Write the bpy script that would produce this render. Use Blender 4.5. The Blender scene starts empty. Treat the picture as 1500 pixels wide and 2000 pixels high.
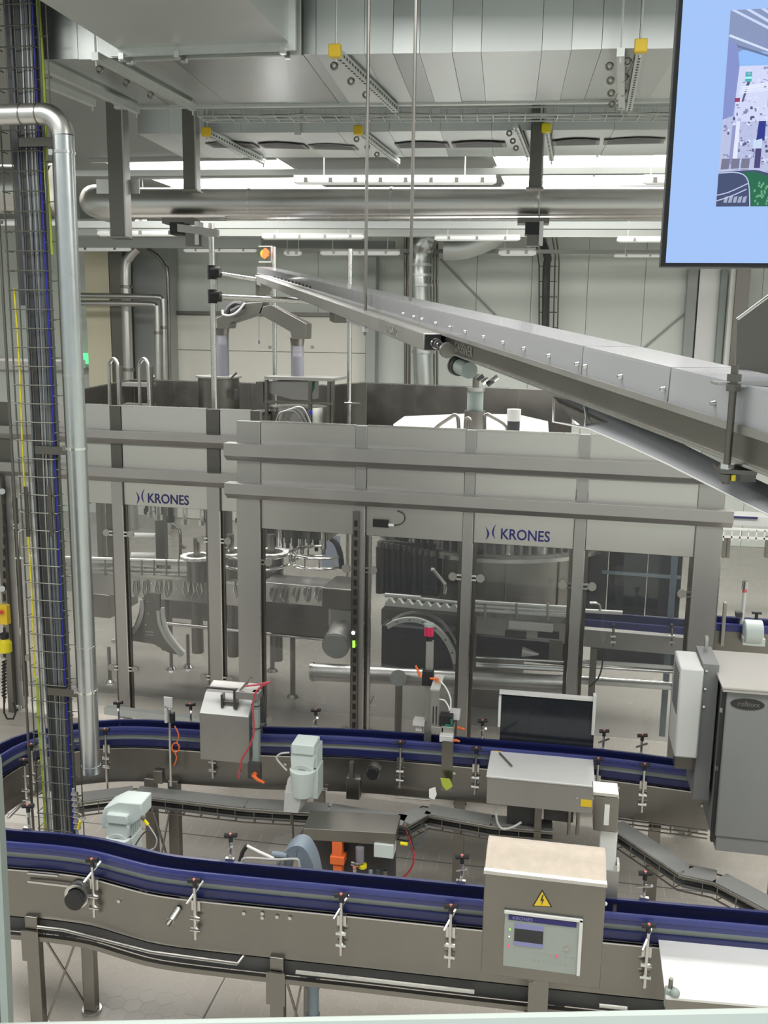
import bpy, bmesh, math, random
from mathutils import Vector as V, Matrix
random.seed(7)
sc = bpy.context.scene
COL = sc.collection

# ------------------------------------------------------------------ camera
FPX, CX, CY, CAMZ = 1900.0, 750.0, 1000.0, 4.2
PITCH, ROLL, YAW = (math.radians(a) for a in (10.75, 0.87, 10.33))
_c, _s = math.cos(PITCH), math.sin(PITCH)
_fw, _rt, _dn = V((0, _c, -_s)), V((1, 0, 0)), V((0, -_s, -_c))
_cr, _sr = math.cos(ROLL), math.sin(ROLL)
_rt2, _dn2 = _cr * _rt - _sr * _dn, _sr * _rt + _cr * _dn
_u, _v = V((math.cos(YAW), -math.sin(YAW), 0)), V((math.sin(YAW), math.cos(YAW), 0))
_W = lambda a: V((_u.dot(a), _v.dot(a), a.z))
RT, DN, FW = _W(_rt2), _W(_dn2), _W(_fw)
CAM = V((0, 0, CAMZ))
cd = bpy.data.cameras.new('camera'); cam = bpy.data.objects.new('camera', cd); COL.objects.link(cam)
cd.sensor_fit = 'HORIZONTAL'; cd.sensor_width = 36.0; cd.lens = FPX / 1500 * 36.0
cd.clip_start = 0.05; cd.clip_end = 200
m = Matrix.Identity(4)
for i in range(3):
    m[i][0], m[i][1], m[i][2], m[i][3] = RT[i], -DN[i], -FW[i], CAM[i]
cam.matrix_world = m
sc.camera = cam

# ------------------------------------------------------------------ world, light, exposure
w = bpy.data.worlds.new('hall_light'); sc.world = w; w.use_nodes = True
bg = w.node_tree.nodes['Background']; bg.inputs[0].default_value = (0.93, 1.0, 0.97, 1); bg.inputs[1].default_value = 0.62
def area(name, loc, sx, sy, power, col=(1, 1, 1), rot=(0, 0, 0)):
    l = bpy.data.lights.new(name, 'AREA'); l.shape = 'RECTANGLE'; l.size, l.size_y = sx, sy
    l.energy = power; l.color = col
    o = bpy.data.objects.new(name, l); o.location = loc; o.rotation_euler = rot; COL.objects.link(o)
    return o
# added unseen area lights before and behind the ducts; skylight panes stand further back
area('overhead_fill', (-1.0, 3.2, 6.9), 16, 2.2, 900, (1, 0.985, 0.95))
area('overhead_fill', (-2.0, 11.0, 6.33), 18, 1.8, 1150, (1, 0.99, 0.96))
sc.view_settings.view_transform = 'Standard'; sc.view_settings.look = 'None'
sc.view_settings.gamma = 1.0; sc.view_settings.use_curve_mapping = False
sc.view_settings.exposure = 0.0
sc.cycles.use_denoising = True
sc.cycles.max_bounces = 8; sc.cycles.transparent_max_bounces = 16
sc.cycles.caustics_reflective = False; sc.cycles.caustics_refractive = False

# ------------------------------------------------------------------ pixel -> place helpers
def ray(x, y): return RT * ((x - CX) / FPX) + DN * ((y - CY) / FPX) + FW
def aD(x, y, d): return CAM + ray(x, y) * d
def aY(x, y, Y):
    r = ray(x, y); return CAM + r * (Y / r.y)
def aZ(x, y, Z):
    r = ray(x, y); return CAM + r * ((Z - CAMZ) / r.z)
def toPx(p):
    d = V(p) - CAM; k = d.dot(FW); return (CX + FPX * d.dot(RT) / k, CY + FPX * d.dot(DN) / k)
class PL:
    """upright plane Y = y0 + m X; e runs along it, n goes away from the camera"""
    def __init__(s, y0, m=0.0):
        k = math.hypot(1, m); s.e = V((1 / k, m / k, 0)); s.n = V((-m / k, 1 / k, 0)); s.d = y0 / k
    def at(s, x, y, off=0.0):
        r = ray(x, y); return CAM + r * ((s.d + off) / r.dot(s.n))
    def u(s, x, y, off=0.0): return s.at(x, y, off).dot(s.e)
    def z(s, x, y, off=0.0): return s.at(x, y, off).z
    def P(s, u, z, off=0.0): return s.e * u + s.n * (s.d + off) + V((0, 0, z))
    def box(s, b, u0, u1, z0, z1, d0, d1):
        return b.ob(s.P(u0, z0, d0), s.e * (u1 - u0), s.n * (d1 - d0), V((0, 0, z1 - z0)))
    def pbox(s, b, x0, y0, x1, y1, d0, d1):
        ym, xm = (y0 + y1) / 2, (x0 + x1) / 2
        return s.box(b, s.u(x0, ym, d0), s.u(x1, ym, d0), s.z(xm, y1, d0), s.z(xm, y0, d0), d0, d1)

# ------------------------------------------------------------------ mesh builder
class B:
    def __init__(s): s.v, s.f = [], []
    def add(s, vs, fs):
        k = len(s.v); s.v += [tuple(p) for p in vs]; s.f += [tuple(i + k for i in f) for f in fs]; return s
    def ob(s, o, a, b, c):
        vs = [o, o + a, o + a + b, o + b, o + c, o + a + c, o + a + b + c, o + b + c]
        fs = [(0, 3, 2, 1), (4, 5, 6, 7), (0, 1, 5, 4), (1, 2, 6, 5), (2, 3, 7, 6), (3, 0, 4, 7)]
        if a.cross(b).dot(c) < 0: fs = [f[::-1] for f in fs]
        return s.add(vs, fs)
    def bx(s, x0, x1, y0, y1, z0, z1):
        return s.ob(V((x0, y0, z0)), V((x1 - x0, 0, 0)), V((0, y1 - y0, 0)), V((0, 0, z1 - z0)))
    def cb(s, c, sx, sy, sz):
        c = V(c); return s.bx(c.x - sx / 2, c.x + sx / 2, c.y - sy / 2, c.y + sy / 2, c.z - sz / 2, c.z + sz / 2)
    def tube(s, pts, r, n=8, cap=True):
        pts = [V(p) for p in pts]; rr = r if isinstance(r, (list, tuple)) else [r] * len(pts)
        up, rings = None, []
        for i, p in enumerate(pts):
            t = (pts[min(i + 1, len(pts) - 1)] - pts[max(i - 1, 0)]).normalized()
            if up is None:
                up = V((0, 0, 1)) if abs(t.z) < .9 else V((1, 0, 0))
            sd = t.cross(up).normalized(); up = sd.cross(t).normalized()
            rings.append([p + (sd * math.cos(2 * math.pi * k / n) + up * math.sin(2 * math.pi * k / n)) * rr[i] for k in range(n)])
        vs = [q for g in rings for q in g]; fs = []
        for i in range(len(pts) - 1):
            for k in range(n):
                a, b = i * n + k, i * n + (k + 1) % n; fs.append((a, a + n, b + n, b))
        if cap: fs += [tuple(range(n)), tuple(range((len(pts) - 1) * n, len(pts) * n))[::-1]]
        return s.add(vs, fs)
    def cyl(s, p, q, r, n=14, r2=None): return s.tube([p, q], [r, r if r2 is None else r2], n)
    def ring(s, p, q, r, ri, n=28):
        """a hollow collar from p to q"""
        p, q = V(p), V(q); t = (q - p).normalized(); up = V((0, 0, 1)) if abs(t.z) < .9 else V((1, 0, 0))
        sd = t.cross(up).normalized(); up = sd.cross(t)
        vs, fs = [], []
        for c, rad in ((p, r), (q, r), (q, ri), (p, ri)):
            vs += [c + (sd * math.cos(2 * math.pi * k / n) + up * math.sin(2 * math.pi * k / n)) * rad for k in range(n)]
        for g in range(4):
            for k in range(n):
                a, b = g * n + k, g * n + (k + 1) % n; c, d = ((g + 1) % 4) * n + k, ((g + 1) % 4) * n + (k + 1) % n
                fs.append((a, c, d, b))
        return s.add(vs, fs)
    def ball(s, c, r, n=10, sz=1.0):
        c = V(c); vs = [c + V((0, 0, r * sz))]; fs = []; h = n // 2
        for i in range(1, h):
            a = math.pi * i / h
            vs += [c + V((r * math.sin(a) * math.cos(2 * math.pi * k / n), r * math.sin(a) * math.sin(2 * math.pi * k / n), r * sz * math.cos(a))) for k in range(n)]
        vs.append(c - V((0, 0, r * sz)))
        for k in range(n): fs.append((0, 1 + k, 1 + (k + 1) % n))
        for i in range(h - 2):
            for k in range(n):
                a, b = 1 + i * n + k, 1 + i * n + (k + 1) % n; fs.append((a, a + n, b + n, b))
        L = len(vs) - 1; o = 1 + (h - 2) * n
        for k in range(n): fs.append((L, o + (k + 1) % n, o + k))
        return s.add(vs, fs)
    def prism(s, poly, ext):
        """closed outline of 3-D points pushed along ext"""
        poly = [V(p) for p in poly]; ext = V(ext); n = len(poly); nn = V((0, 0, 0))
        for i in range(n): nn += poly[i].cross(poly[(i + 1) % n])
        if nn.dot(ext) > 0: poly = poly[::-1]
        vs = poly + [p + ext for p in poly]
        fs = [tuple(range(n)), tuple(range(n, 2 * n))[::-1]]
        fs += [(i, i + n, (i + 1) % n + n, (i + 1) % n) for i in range(n)]
        return s.add(vs, fs)
    def sweep(s, path, prof, closed=True):
        """profile of (side, up) pairs swept along a level-ish path; side points to the right of travel"""
        path = [V(p) for p in path]; n = len(prof); vs = []
        for i, p in enumerate(path):
            t0 = (path[i] - path[i - 1]) if i else (path[1] - path[0]); t1 = (path[i + 1] - path[i]) if i < len(path) - 1 else t0
            t0 = V((t0.x, t0.y, 0)).normalized(); t1 = V((t1.x, t1.y, 0)).normalized(); t = (t0 + t1).normalized()
            sd = V((t.y, -t.x, 0)); k = 1 / max(.5, sd.dot(V((t0.y, -t0.x, 0))))
            vs += [p + sd * (a * k) + V((0, 0, b)) for a, b in prof]
        fs = []
        for i in range(len(path) - 1):
            for k in range(n if closed else n - 1):
                a, b = i * n + k, i * n + (k + 1) % n; fs.append((a, b, b + n, a + n))
        if closed: fs += [tuple(range(n))[::-1], tuple(range((len(path) - 1) * n, len(path) * n))]
        return s.add(vs, fs)
    def rsw(s, path, a0, a1, z0, z1): return s.sweep(path, [(a0, z0), (a0, z1), (a1, z1), (a1, z0)])
def smooth_path(pts, k=4):
    """Catmull-Rom through the points"""
    pts = [V(p) for p in pts]; out = []
    for i in range(len(pts) - 1):
        p0, p1, p2, p3 = pts[max(i - 1, 0)], pts[i], pts[i + 1], pts[min(i + 2, len(pts) - 1)]
        for j in range(k):
            t = j / k
            out.append(.5 * ((2 * p1) + (p2 - p0) * t + (2 * p0 - 5 * p1 + 4 * p2 - p3) * t * t + (3 * p1 - p0 - 3 * p2 + p3) * t ** 3))
    return out + [pts[-1]]

# ------------------------------------------------------------------ objects
ROOTS = []
def mesh_of(name, b):
    me = bpy.data.meshes.new(name); me.from_pydata(b.v, [], b.f); me.validate(); me.update()
    for p in me.polygons: p.use_smooth = True
    me.set_sharp_from_angle(angle=math.radians(38))
    return me
def obj(name, b, mat, parent=None, label=None, bev=0):
    o = bpy.data.objects.new(name, mesh_of(name, b)); COL.objects.link(o); o.data.materials.append(M[mat])
    if parent is not None: o.parent = parent
    if label: o['label'] = label
    if bev:
        md = o.modifiers.new('bevel', 'BEVEL'); md.width = bev; md.segments = 2; md.limit_method = 'ANGLE'; md.angle_limit = .6
    return o
def thing(name, label, cat, group=None, kind=None):
    o = bpy.data.objects.new(name, None); COL.objects.link(o); o.empty_display_size = .1
    o['label'] = label; o['category'] = cat
    if group: o['group'] = group
    if kind: o['kind'] = kind
    ROOTS.append(o); return o
def solo(name, b, mat, label, cat, group=None, bev=0, kind=None):
    o = obj(name, b, mat, bev=bev); o['label'] = label; o['category'] = cat
    if group: o['group'] = group
    if kind: o['kind'] = kind
    ROOTS.append(o); return o
def struct(name, b, mat, label=None, cat=None):
    o = obj(name, b, mat); o['kind'] = 'structure'
    if label: o['label'] = label
    if cat: o['category'] = cat
    ROOTS.append(o); return o
def settle():
    """objects were drawn in hall coordinates: give each one its own origin"""
    kids = {}
    for o in bpy.data.objects:
        if o.parent: kids.setdefault(o.parent.name, []).append(o)
    def box(o, acc):
        if o.type == 'MESH' and not o.get('_own'): acc += [v.co for v in o.data.vertices]
        for c in kids.get(o.name, []): box(c, acc)
        return acc
    def put(o, pw):
        if o.get('_own'): return
        pts = [v.co for v in o.data.vertices] if o.type == 'MESH' else box(o, [])
        if not pts: return
        lo = V([min(p[i] for p in pts) for i in range(3)]); hi = V([max(p[i] for p in pts) for i in range(3)])
        c = V(((lo.x + hi.x) / 2, (lo.y + hi.y) / 2, lo.z))
        for k in kids.get(o.name, []): put(k, c)
        if o.type == 'MESH': o.data.transform(Matrix.Translation(-c))
        o.location = c - pw
    for r in ROOTS: put(r, V((0, 0, 0)))
    for o in bpy.data.objects:
        if '_own' in o: del o['_own']
def text_mesh(body, size, o, ex, ez, depth, bold=0.0, space=1.0):
    """lettering as geometry: o is the lower left corner, ex / ez the writing and upward directions"""
    c = bpy.data.curves.new('lettering', 'FONT'); c.body = body; c.size = size; c.extrude = depth; c.offset = bold; c.space_character = space
    c.resolution_u = 3
    t = bpy.data.objects.new('lettering', c); COL.objects.link(t)
    bpy.context.view_layer.update()
    me = bpy.data.meshes.new_from_object(t.evaluated_get(bpy.context.evaluated_depsgraph_get()))
    bpy.data.objects.remove(t); bpy.data.curves.remove(c)
    ex, ez = V(ex), V(ez); nn = ex.cross(ez); b = B()
    b.add([V(o) + ex * v.co.x + ez * v.co.y + nn * v.co.z for v in me.vertices], [tuple(p.vertices) for p in me.polygons])
    bpy.data.meshes.remove(me); return b

# ------------------------------------------------------------------ materials
M = {}
def mat(name, col, metal=0.0, rough=0.5, var=0.0, scale=6.0, stretch=(1, 1, 1), bump=0.0, rvar=0.0, objvar=0.0, emit=0.0, spec=None, coat=0.0, aniso=0.0):
    mt = bpy.data.materials.new(name); mt.use_nodes = True; nt = mt.node_tree; N, L = nt.nodes, nt.links
    p = N['Principled BSDF']; p.inputs['Base Color'].default_value = (*col, 1); p.inputs['Metallic'].default_value = metal; p.inputs['Roughness'].default_value = rough
    if spec is not None: p.inputs['Specular IOR Level'].default_value = spec
    if coat: p.inputs['Coat Weight'].default_value = coat
    if aniso: p.inputs['Anisotropic'].default_value = aniso
    if emit:
        p.inputs['Base Color'].default_value = (*[c * .25 for c in col], 1) if emit > .5 else (*col, 1)
        p.inputs['Emission Color'].default_value = (*col, 1); p.inputs['Emission Strength'].default_value = emit
        if emit > .5: p.inputs['Specular IOR Level'].default_value = .1
    if var or rvar or bump or objvar:
        tc = N.new('ShaderNodeTexCoord'); mp = N.new('ShaderNodeMapping'); mp.inputs['Scale'].default_value = stretch
        L.new(tc.outputs['Object'], mp.inputs['Vector'])
        nz = N.new('ShaderNodeTexNoise'); nz.inputs['Scale'].default_value = scale; nz.inputs['Detail'].default_value = 5
        L.new(mp.outputs[0], nz.inputs['Vector'])
        val = nz.outputs['Fac']
        if objvar:
            oi = N.new('ShaderNodeObjectInfo'); mx = N.new('ShaderNodeMix'); mx.data_type = 'FLOAT'; mx.inputs[0].default_value = objvar
            L.new(val, mx.inputs[2]); L.new(oi.outputs['Random'], mx.inputs[3]); val = mx.outputs[0]
        if var:
            cr = N.new('ShaderNodeMix'); cr.data_type = 'RGBA'
            cr.inputs[6].default_value = (*[max(0, c * (1 - var)) for c in col], 1); cr.inputs[7].default_value = (*[min(1, c * (1 + var)) for c in col], 1)
            L.new(val, cr.inputs[0]); L.new(cr.outputs[2], p.inputs['Base Color'])
        if rvar:
            mr = N.new('ShaderNodeMapRange'); mr.inputs[1].default_value = .25; mr.inputs[2].default_value = .75
            mr.inputs[3].default_value = max(.02, rough - rvar); mr.inputs[4].default_value = min(1, rough + rvar)
            L.new(val, mr.inputs[0]); L.new(mr.outputs[0], p.inputs['Roughness'])
        if bump:
            bp = N.new('ShaderNodeBump'); bp.inputs['Strength'].default_value = bump; bp.inputs['Distance'].default_value = .004
            L.new(nz.outputs['Fac'], bp.inputs['Height']); L.new(bp.outputs[0], p.inputs['Normal'])
    M[name] = mt; return mt
def clear_mat(name, tint, refl, rough=0.03, haze=0.0, hazecol=(.8, .82, .85)):
    """thin clear sheet: lets light through, mirrors by angle, optionally a little milky"""
    mt = bpy.data.materials.new(name); mt.use_nodes = True; nt = mt.node_tree; N, L = nt.nodes, nt.links
    N.remove(N['Principled BSDF']); out = N['Material Output']
    tr = N.new('ShaderNodeBsdfTransparent'); tr.inputs[0].default_value = (*tint, 1)
    gl = N.new('ShaderNodeBsdfGlossy'); gl.inputs['Roughness'].default_value = rough
    fr = N.new('ShaderNodeFresnel'); fr.inputs[0].default_value = 1.45
    mu = N.new('ShaderNodeMath'); mu.operation = 'MULTIPLY'; mu.inputs[1].default_value = refl; L.new(fr.outputs[0], mu.inputs[0])
    mx = N.new('ShaderNodeMixShader'); L.new(mu.outputs[0], mx.inputs[0]); L.new(gl.outputs[0], mx.inputs[2])
    base = tr.outputs[0]
    if haze:
        df = N.new('ShaderNodeBsdfDiffuse'); df.inputs[0].default_value = (*hazecol, 1)
        m2 = N.new('ShaderNodeMixShader'); m2.inputs[0].default_value = haze
        L.new(tr.outputs[0], m2.inputs[1]); L.new(df.outputs[0], m2.inputs[2]); base = m2.outputs[0]
    L.new(base, mx.inputs[1]); L.new(mx.outputs[0], out.inputs['Surface'])
    M[name] = mt; return mt
mat('steel', (.255, .243, .222), 1.0, .36, var=.18, scale=3, stretch=(1, 1, .3), rvar=.06)
mat('steel_bright', (.62, .61, .59), 1.0, .27, var=.08, scale=4, rvar=.05)
mat('steel_dark', (.19, .18, .165), 1.0, .40, var=.15, scale=3, rvar=.06)
mat('steel_post', (.43, .42, .41), .8, .42, var=.08, scale=2, stretch=(1, 1, .2), rvar=.05)
mat('steel_panel', (.60, .585, .57), .95, .34, var=.10, scale=1.2, stretch=(.25, 1, 1), rvar=.05)
mat('steel_satin', (.44, .43, .41), .85, .45, var=.08, scale=5, rvar=.06)
mat('steel_warm', (.24, .228, .208), 1.0, .38, var=.14, scale=3, rvar=.06)
mat('chrome', (.75, .75, .74), 1.0, .16)
mat('zinc', (.60, .625, .61), 1.0, .40, var=.24, scale=2.0, rvar=.12, objvar=.75)
mat('zinc_pipe', (.56, .59, .60), 1.0, .30, var=.05, scale=18, rvar=.03)
mat('alu_pipe', (.58, .575, .56), 1.0, .33, var=.08, scale=3, rvar=.05)
mat('strut', (.62, .65, .62), .6, .45, var=.10, scale=20)
mat('wall', (.74, .785, .735), 0, .5, var=.035, scale=1.5, objvar=.4)
mat('gallery_wall', (.32, .31, .29), 0, .6, var=.04, scale=1.5)
mat('wall_grey', (.38, .40, .39), 0, .55, var=.06, scale=1.5)
mat('door_white', (.78, .77, .70), 0, .5, var=.02, scale=2)
mat('cream', (.70, .66, .50), 0, .6, var=.04, scale=2)
mat('roof', (.30, .315, .30), 0, .6, var=.05, scale=1)
mat('beam_white', (.36, .375, .355), 0, .5, var=.04, scale=4)
mat('white_paint', (.50, .52, .50), 0, .45, var=.04, scale=6)
mat('lamp_white', (.86, .88, .86), 0, .4, emit=.15)
mat('grout', (.585, .55, .50), 0, .6, var=.06, scale=30)
mat('tile', (.50, .455, .405), 0, .36, var=.05, scale=7, rvar=.08, objvar=.5)
mat('floor_far', (.40, .37, .335), 0, .24, var=.08, scale=2.5, rvar=.08)
mat('joint', (.20, .19, .18), 0, .8)
mat('blue', (.014, .018, .095), 0, .35, var=.12, scale=9, coat=.2)
mat('blue_lit', (.034, .042, .185), 0, .33, var=.12, scale=9, coat=.2)  # lighter copy of the rail blue; light on the front rails put into colour
mat('blue_cable', (.03, .03, .42), 0, .4)
mat('black', (.018, .018, .02), 0, .45)
mat('rubber', (.03, .03, .03), 0, .7)
mat('dark', (.06, .06, .062), 0, .5, var=.2, scale=8)
mat('dark_glass', (.02, .023, .028), 0, .12, var=.3, scale=20)
mat('grey_cable', (.13, .145, .165), 0, .45)
mat('cable_light', (.52, .52, .50), 0, .5)
mat('wire', (.13, .135, .115), .7, .4)
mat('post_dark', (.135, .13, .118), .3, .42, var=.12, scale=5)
mat('yellow', (.80, .55, .03), 0, .45)
mat('signal_yellow', (.85, .72, .02), 0, .4)
mat('green_yellow', (.42, .52, .06), 0, .5)
mat('red', (.62, .05, .03), 0, .4)
mat('orange', (.85, .17, .04), 0, .4)
mat('pink', (.62, .17, .15), 0, .45)
mat('hose_red', (.55, .07, .09), 0, .45)
mat('motor', (.63, .70, .68), 0, .42, var=.05, scale=9)
mat('cabinet', (.20, .205, .205), .1, .45, var=.05, scale=4)
mat('cabinet_lid', (.40, .38, .355), .1, .42, var=.04, scale=4)
mat('mullion', (.16, .18, .16), 0, .5)
mat('tray_metal', (.40, .40, .39), .35, .42, var=.08, scale=5)
mat('cabinet_light', (.56, .57, .56), .1, .42, var=.04, scale=4)
mat('white_plastic', (.88, .88, .85), 0, .4, var=.03, scale=8)
mat('panel_grey', (.34, .37, .35), 0, .45)
mat('sheet_white', (.74, .74, .73), .25, .42, var=.04, scale=6)
mat('beige_top', (.55, .475, .395), .2, .5, var=.16, scale=26, bump=.2)
mat('gap_light', (.55, .64, .80), 0, .5)
mat('blue_print', (.02, .018, .15), 0, .4)
mat('lilac', (.25, .26, .50), 0, .4)
mat('faint_print', (.36, .345, .325), .8, .5)
mat('frame_green', (.50, .55, .51), 0, .45, var=.06, scale=5)
mat('grey_green', (.30, .35, .33), 0, .5, var=.08, scale=6)
mat('blue_grey', (.22, .27, .32), 0, .4, var=.1, scale=6)
mat('green_part', (.02, .22, .14), 0, .4)
mat('purple_steel', (.42, .41, .45), .3, .4)
mat('exit_green', (.10, .85, .28), 0, .4, emit=1.6)
mat('led_red', (1.0, .04, .12), 0, .4, emit=1.5)
mat('led_green', (.45, 1.0, .10), 0, .4, emit=1.2)
mat('led_white', (.9, .95, 1.0), 0, .4, emit=1.5)
mat('skylight', (1.0, .99, .93), 0, .5, emit=8.0)
mat('beacon', (.55, .01, .08), 0, .2, coat=.5)
mat('screen', (.40, .59, 1.0), 0, .3, emit=.80)
clear_mat('door_glass', (.93, .935, .93), .8, .02, haze=.04)
clear_mat('acrylic', (.90, .90, .92), 1.0, .10, haze=.60, hazecol=(.74, .74, .775))
clear_mat('acrylic_clear', (.92, .925, .93), 1.3, .05, haze=.34, hazecol=(.75, .76, .80))
clear_mat('tube_clear', (.82, .82, .86), 1.0, .05, haze=.35, hazecol=(.62, .60, .68))

# ================================================================== THE HALL
# floor: slab, hexagonal tiles, expansion joints
JX, JY = -2.0, 7.10
floor = struct('floor', B().bx(-16, 9, 0.9, 24, -.12, -.004), 'floor_far', 'grey beige hexagonal tiled factory floor', 'floor')
TW = .115
def hexv(cx, cy, r, z): return [V((cx + r * math.sin(math.pi / 3 * k), cy + r * math.cos(math.pi / 3 * k), z)) for k in range(6)]
def hexb(cx, cy): return B().prism(hexv(cx, cy, TW / math.sqrt(3) - .0028, -.004), (0, 0, .004 + .0006 * random.random()))
cells, cut = [], []
for j in range(0, 62):
    for i in range(-62, 42):
        x, y = i * TW + (TW / 2 if j % 2 else 0), 4.55 + j * TW * .866
        if abs(x - JX) < .19 or abs(y - JY) < .19:
            if abs(x - JX) > .07 and abs(y - JY) > .07: cut.append((x, y))
            continue
        px, py = toPx((x, y, 0))
        if -30 < px < 1530 and py < 2030: cells.append((x, y, px, py, 0))
for j in range(0, 45):                                     # square border tiles beside the joints
    y = 4.6 + j * .125
    if abs(y - JY) > .19:
        for sx in (-.07, .07): cells.append((JX + sx, y, *toPx((JX + sx, y, 0)), 1))
for i in range(-34, 30):
    x = i * .125
    if abs(x - JX) > .19:
        for sy in (-.07, .07): cells.append((x, JY + sy, *toPx((x, JY + sy, 0)), 1))
def floor_seen(px, py):
    if not (0 < px < 1500 and py < 1995): return False
    if py > 1850 + .075 * px and px < 1290: return True                         # strip in front of the near conveyor
    if 1600 < py < 1650 + .10 * px and 190 < px < 950 and py > 1585: return True   # between the two conveyors
    return 1210 < px < 1500 and 1640 < py < 1790
near = sorted([c for c in cells if floor_seen(c[2], c[3])], key=lambda c: -c[3])
single, rest = near[:300], [c for c in cells if c not in set(near[:300])]
hm = mesh_of('tile', hexb(0, 0)); hm.materials.append(M['tile'])
sm = mesh_of('tile', B().bx(-.056, .056, -.059, .059, -.004, .0004)); sm.materials.append(M['tile'])
for x, y, px, py, k in single:
    o = bpy.data.objects.new('tile', sm if k else hm); COL.objects.link(o); o.parent = floor; o['_own'] = 1
    o.location = (x - (-3.5), y - 12.45, .12 + .0008 * random.random())
tb = B()
for x, y, px, py, k in rest:
    if y < 9.9: tb.add(hexv(x, y, TW / math.sqrt(3) - .0028, 0) if not k else [V((x + a, y + c, 0)) for a, c in ((-.056, -.059), (.056, -.059), (.056, .059), (-.056, .059))], [tuple(range(5, -1, -1)) if not k else (0, 1, 2, 3)])
def clip(poly, ax, sgn, lim):
    out = []
    for i in range(len(poly)):
        a, c = poly[i], poly[(i + 1) % len(poly)]; da, dc = sgn * (a[ax] - lim), sgn * (c[ax] - lim)
        if da >= 0: out.append(a)
        if (da >= 0) != (dc >= 0): out.append(a.lerp(c, da / (da - dc)))
    return out
for x, y in cut:                                            # hexagons cut along the border rows
    poly = hexv(x, y, TW / math.sqrt(3) - .0028, 0)
    if abs(x - JX) < .19: poly = clip(poly, 0, 1 if x > JX else -1, JX + math.copysign(.130, x - JX))
    if abs(y - JY) < .19 and poly: poly = clip(poly, 1, 1 if y > JY else -1, JY + math.copysign(.130, y - JY))
    if len(poly) > 2 and y < 9.9: tb.add(poly, [tuple(range(len(poly) - 1, -1, -1))])
o = obj('tile_field', tb, 'tile', floor); o['kind'] = 'stuff'
obj('expansion_joint', B().bx(JX - .006, JX + .006, 1.0, 10.5, -.004, .001), 'joint', floor)
obj('expansion_joint', B().bx(-8, 5, JY - .006, JY + .006, -.004, .001), 'joint', floor)
obj('grout_bed', B().bx(-7.5, 5, 1.2, 9.9, -.004, -.0003), 'grout', floor)

# back wall of upright sandwich panels
WB = PL(20.0, 0.0)
wb = struct('wall_back', B().bx(-16, 9, 20.06, 20.2, 0, 6.6), 'wall_grey', 'pale grey sandwich panel back wall of the hall', 'wall')
xs = [-16.0]
while xs[-1] < 9: xs.append(xs[-1] + 1.09)
for a, c in zip(xs, xs[1:]):
    obj('wall_panel', B().bx(a + .004, c - .004, 20.0, 20.06, 0, 6.5), 'wall', wb)
wf = struct('wall_front', B().bx(-16, -6.2, .66, .80, 0, 3.42).bx(-2.3, 9, .66, .80, 0, 3.42).bx(-6.2, -2.3, .66, .80, 3.1, 3.42), 'wall', 'plain wall below the gallery window', 'wall')
struct('reflection_panel', B().bx(-6.2, -2.3, .70, .76, 0, 3.1), 'post_dark', 'unseen dark panel below the gallery, added for reflections', 'door')  # dark panel added out of view to darken reflections in the machine cladding
struct('wall_left', B().bx(-16.2, -16, .9, 20.2, 0, 6.6), 'wall', 'plain pale left side wall of the hall', 'wall')
struct('wall_right', B().bx(9, 9.2, .9, 20.2, 0, 6.6), 'wall', 'plain pale right side wall of the hall', 'wall')
# sectional door
dz = WB.z(520, 617); dx0, dx1 = WB.u(342, 680), WB.u(716, 680)
dr = thing('door_1', 'large white sectional hall door in the back wall', 'door', kind='structure')
for k in range(6):
    z0 = k * dz / 6
    obj('door_section', B().bx(dx0, dx1, 19.90, 19.97, z0 + .006, z0 + dz / 6 - .006), 'door_white', dr)
obj('door_frame', B().bx(dx0 - .12, dx0, 19.86, 20, 0, dz + .1).bx(dx1, dx1 + .10, 19.86, 20, 0, dz + .1), 'wall_grey', dr)
obj('door_header', B().bx(dx0 - .12, dx1 + .10, 19.84, 20, dz, dz + .08), 'steel_dark', dr)
for x in (527, 610):
    p = WB.at(x, 678, -.11); obj('door_sticker', B().cb(p, .07, .006, .06), 'wall_grey', dr)
# recess beside the door, cream column
b = B(); WB.pbox(b, 250, 478, 332, 760, -.5, -.05)
struct('trim_1', b, 'wall_grey', 'grey clad wall pier behind the silver pipes', 'wall pier')
b = B(); WB.pbox(b, 170, 488, 216, 790, -1.0, -.6)
col = solo('steel_column', b, 'cream', 'cream painted steel column beside the green exit sign', 'column')
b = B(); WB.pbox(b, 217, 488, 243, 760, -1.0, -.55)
solo('steel_column', b, 'steel_dark', 'shaded right side of the cream column, painted as a dark box', 'column')  # separate dark box; shade of the column's right side put into its colour
b = B(); WB.pbox(b, 715, 500, 733, 760, -.4, -.05)
solo('steel_column', b, 'wall_grey', 'grey steel column at the right edge of the white door', 'column')
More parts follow.
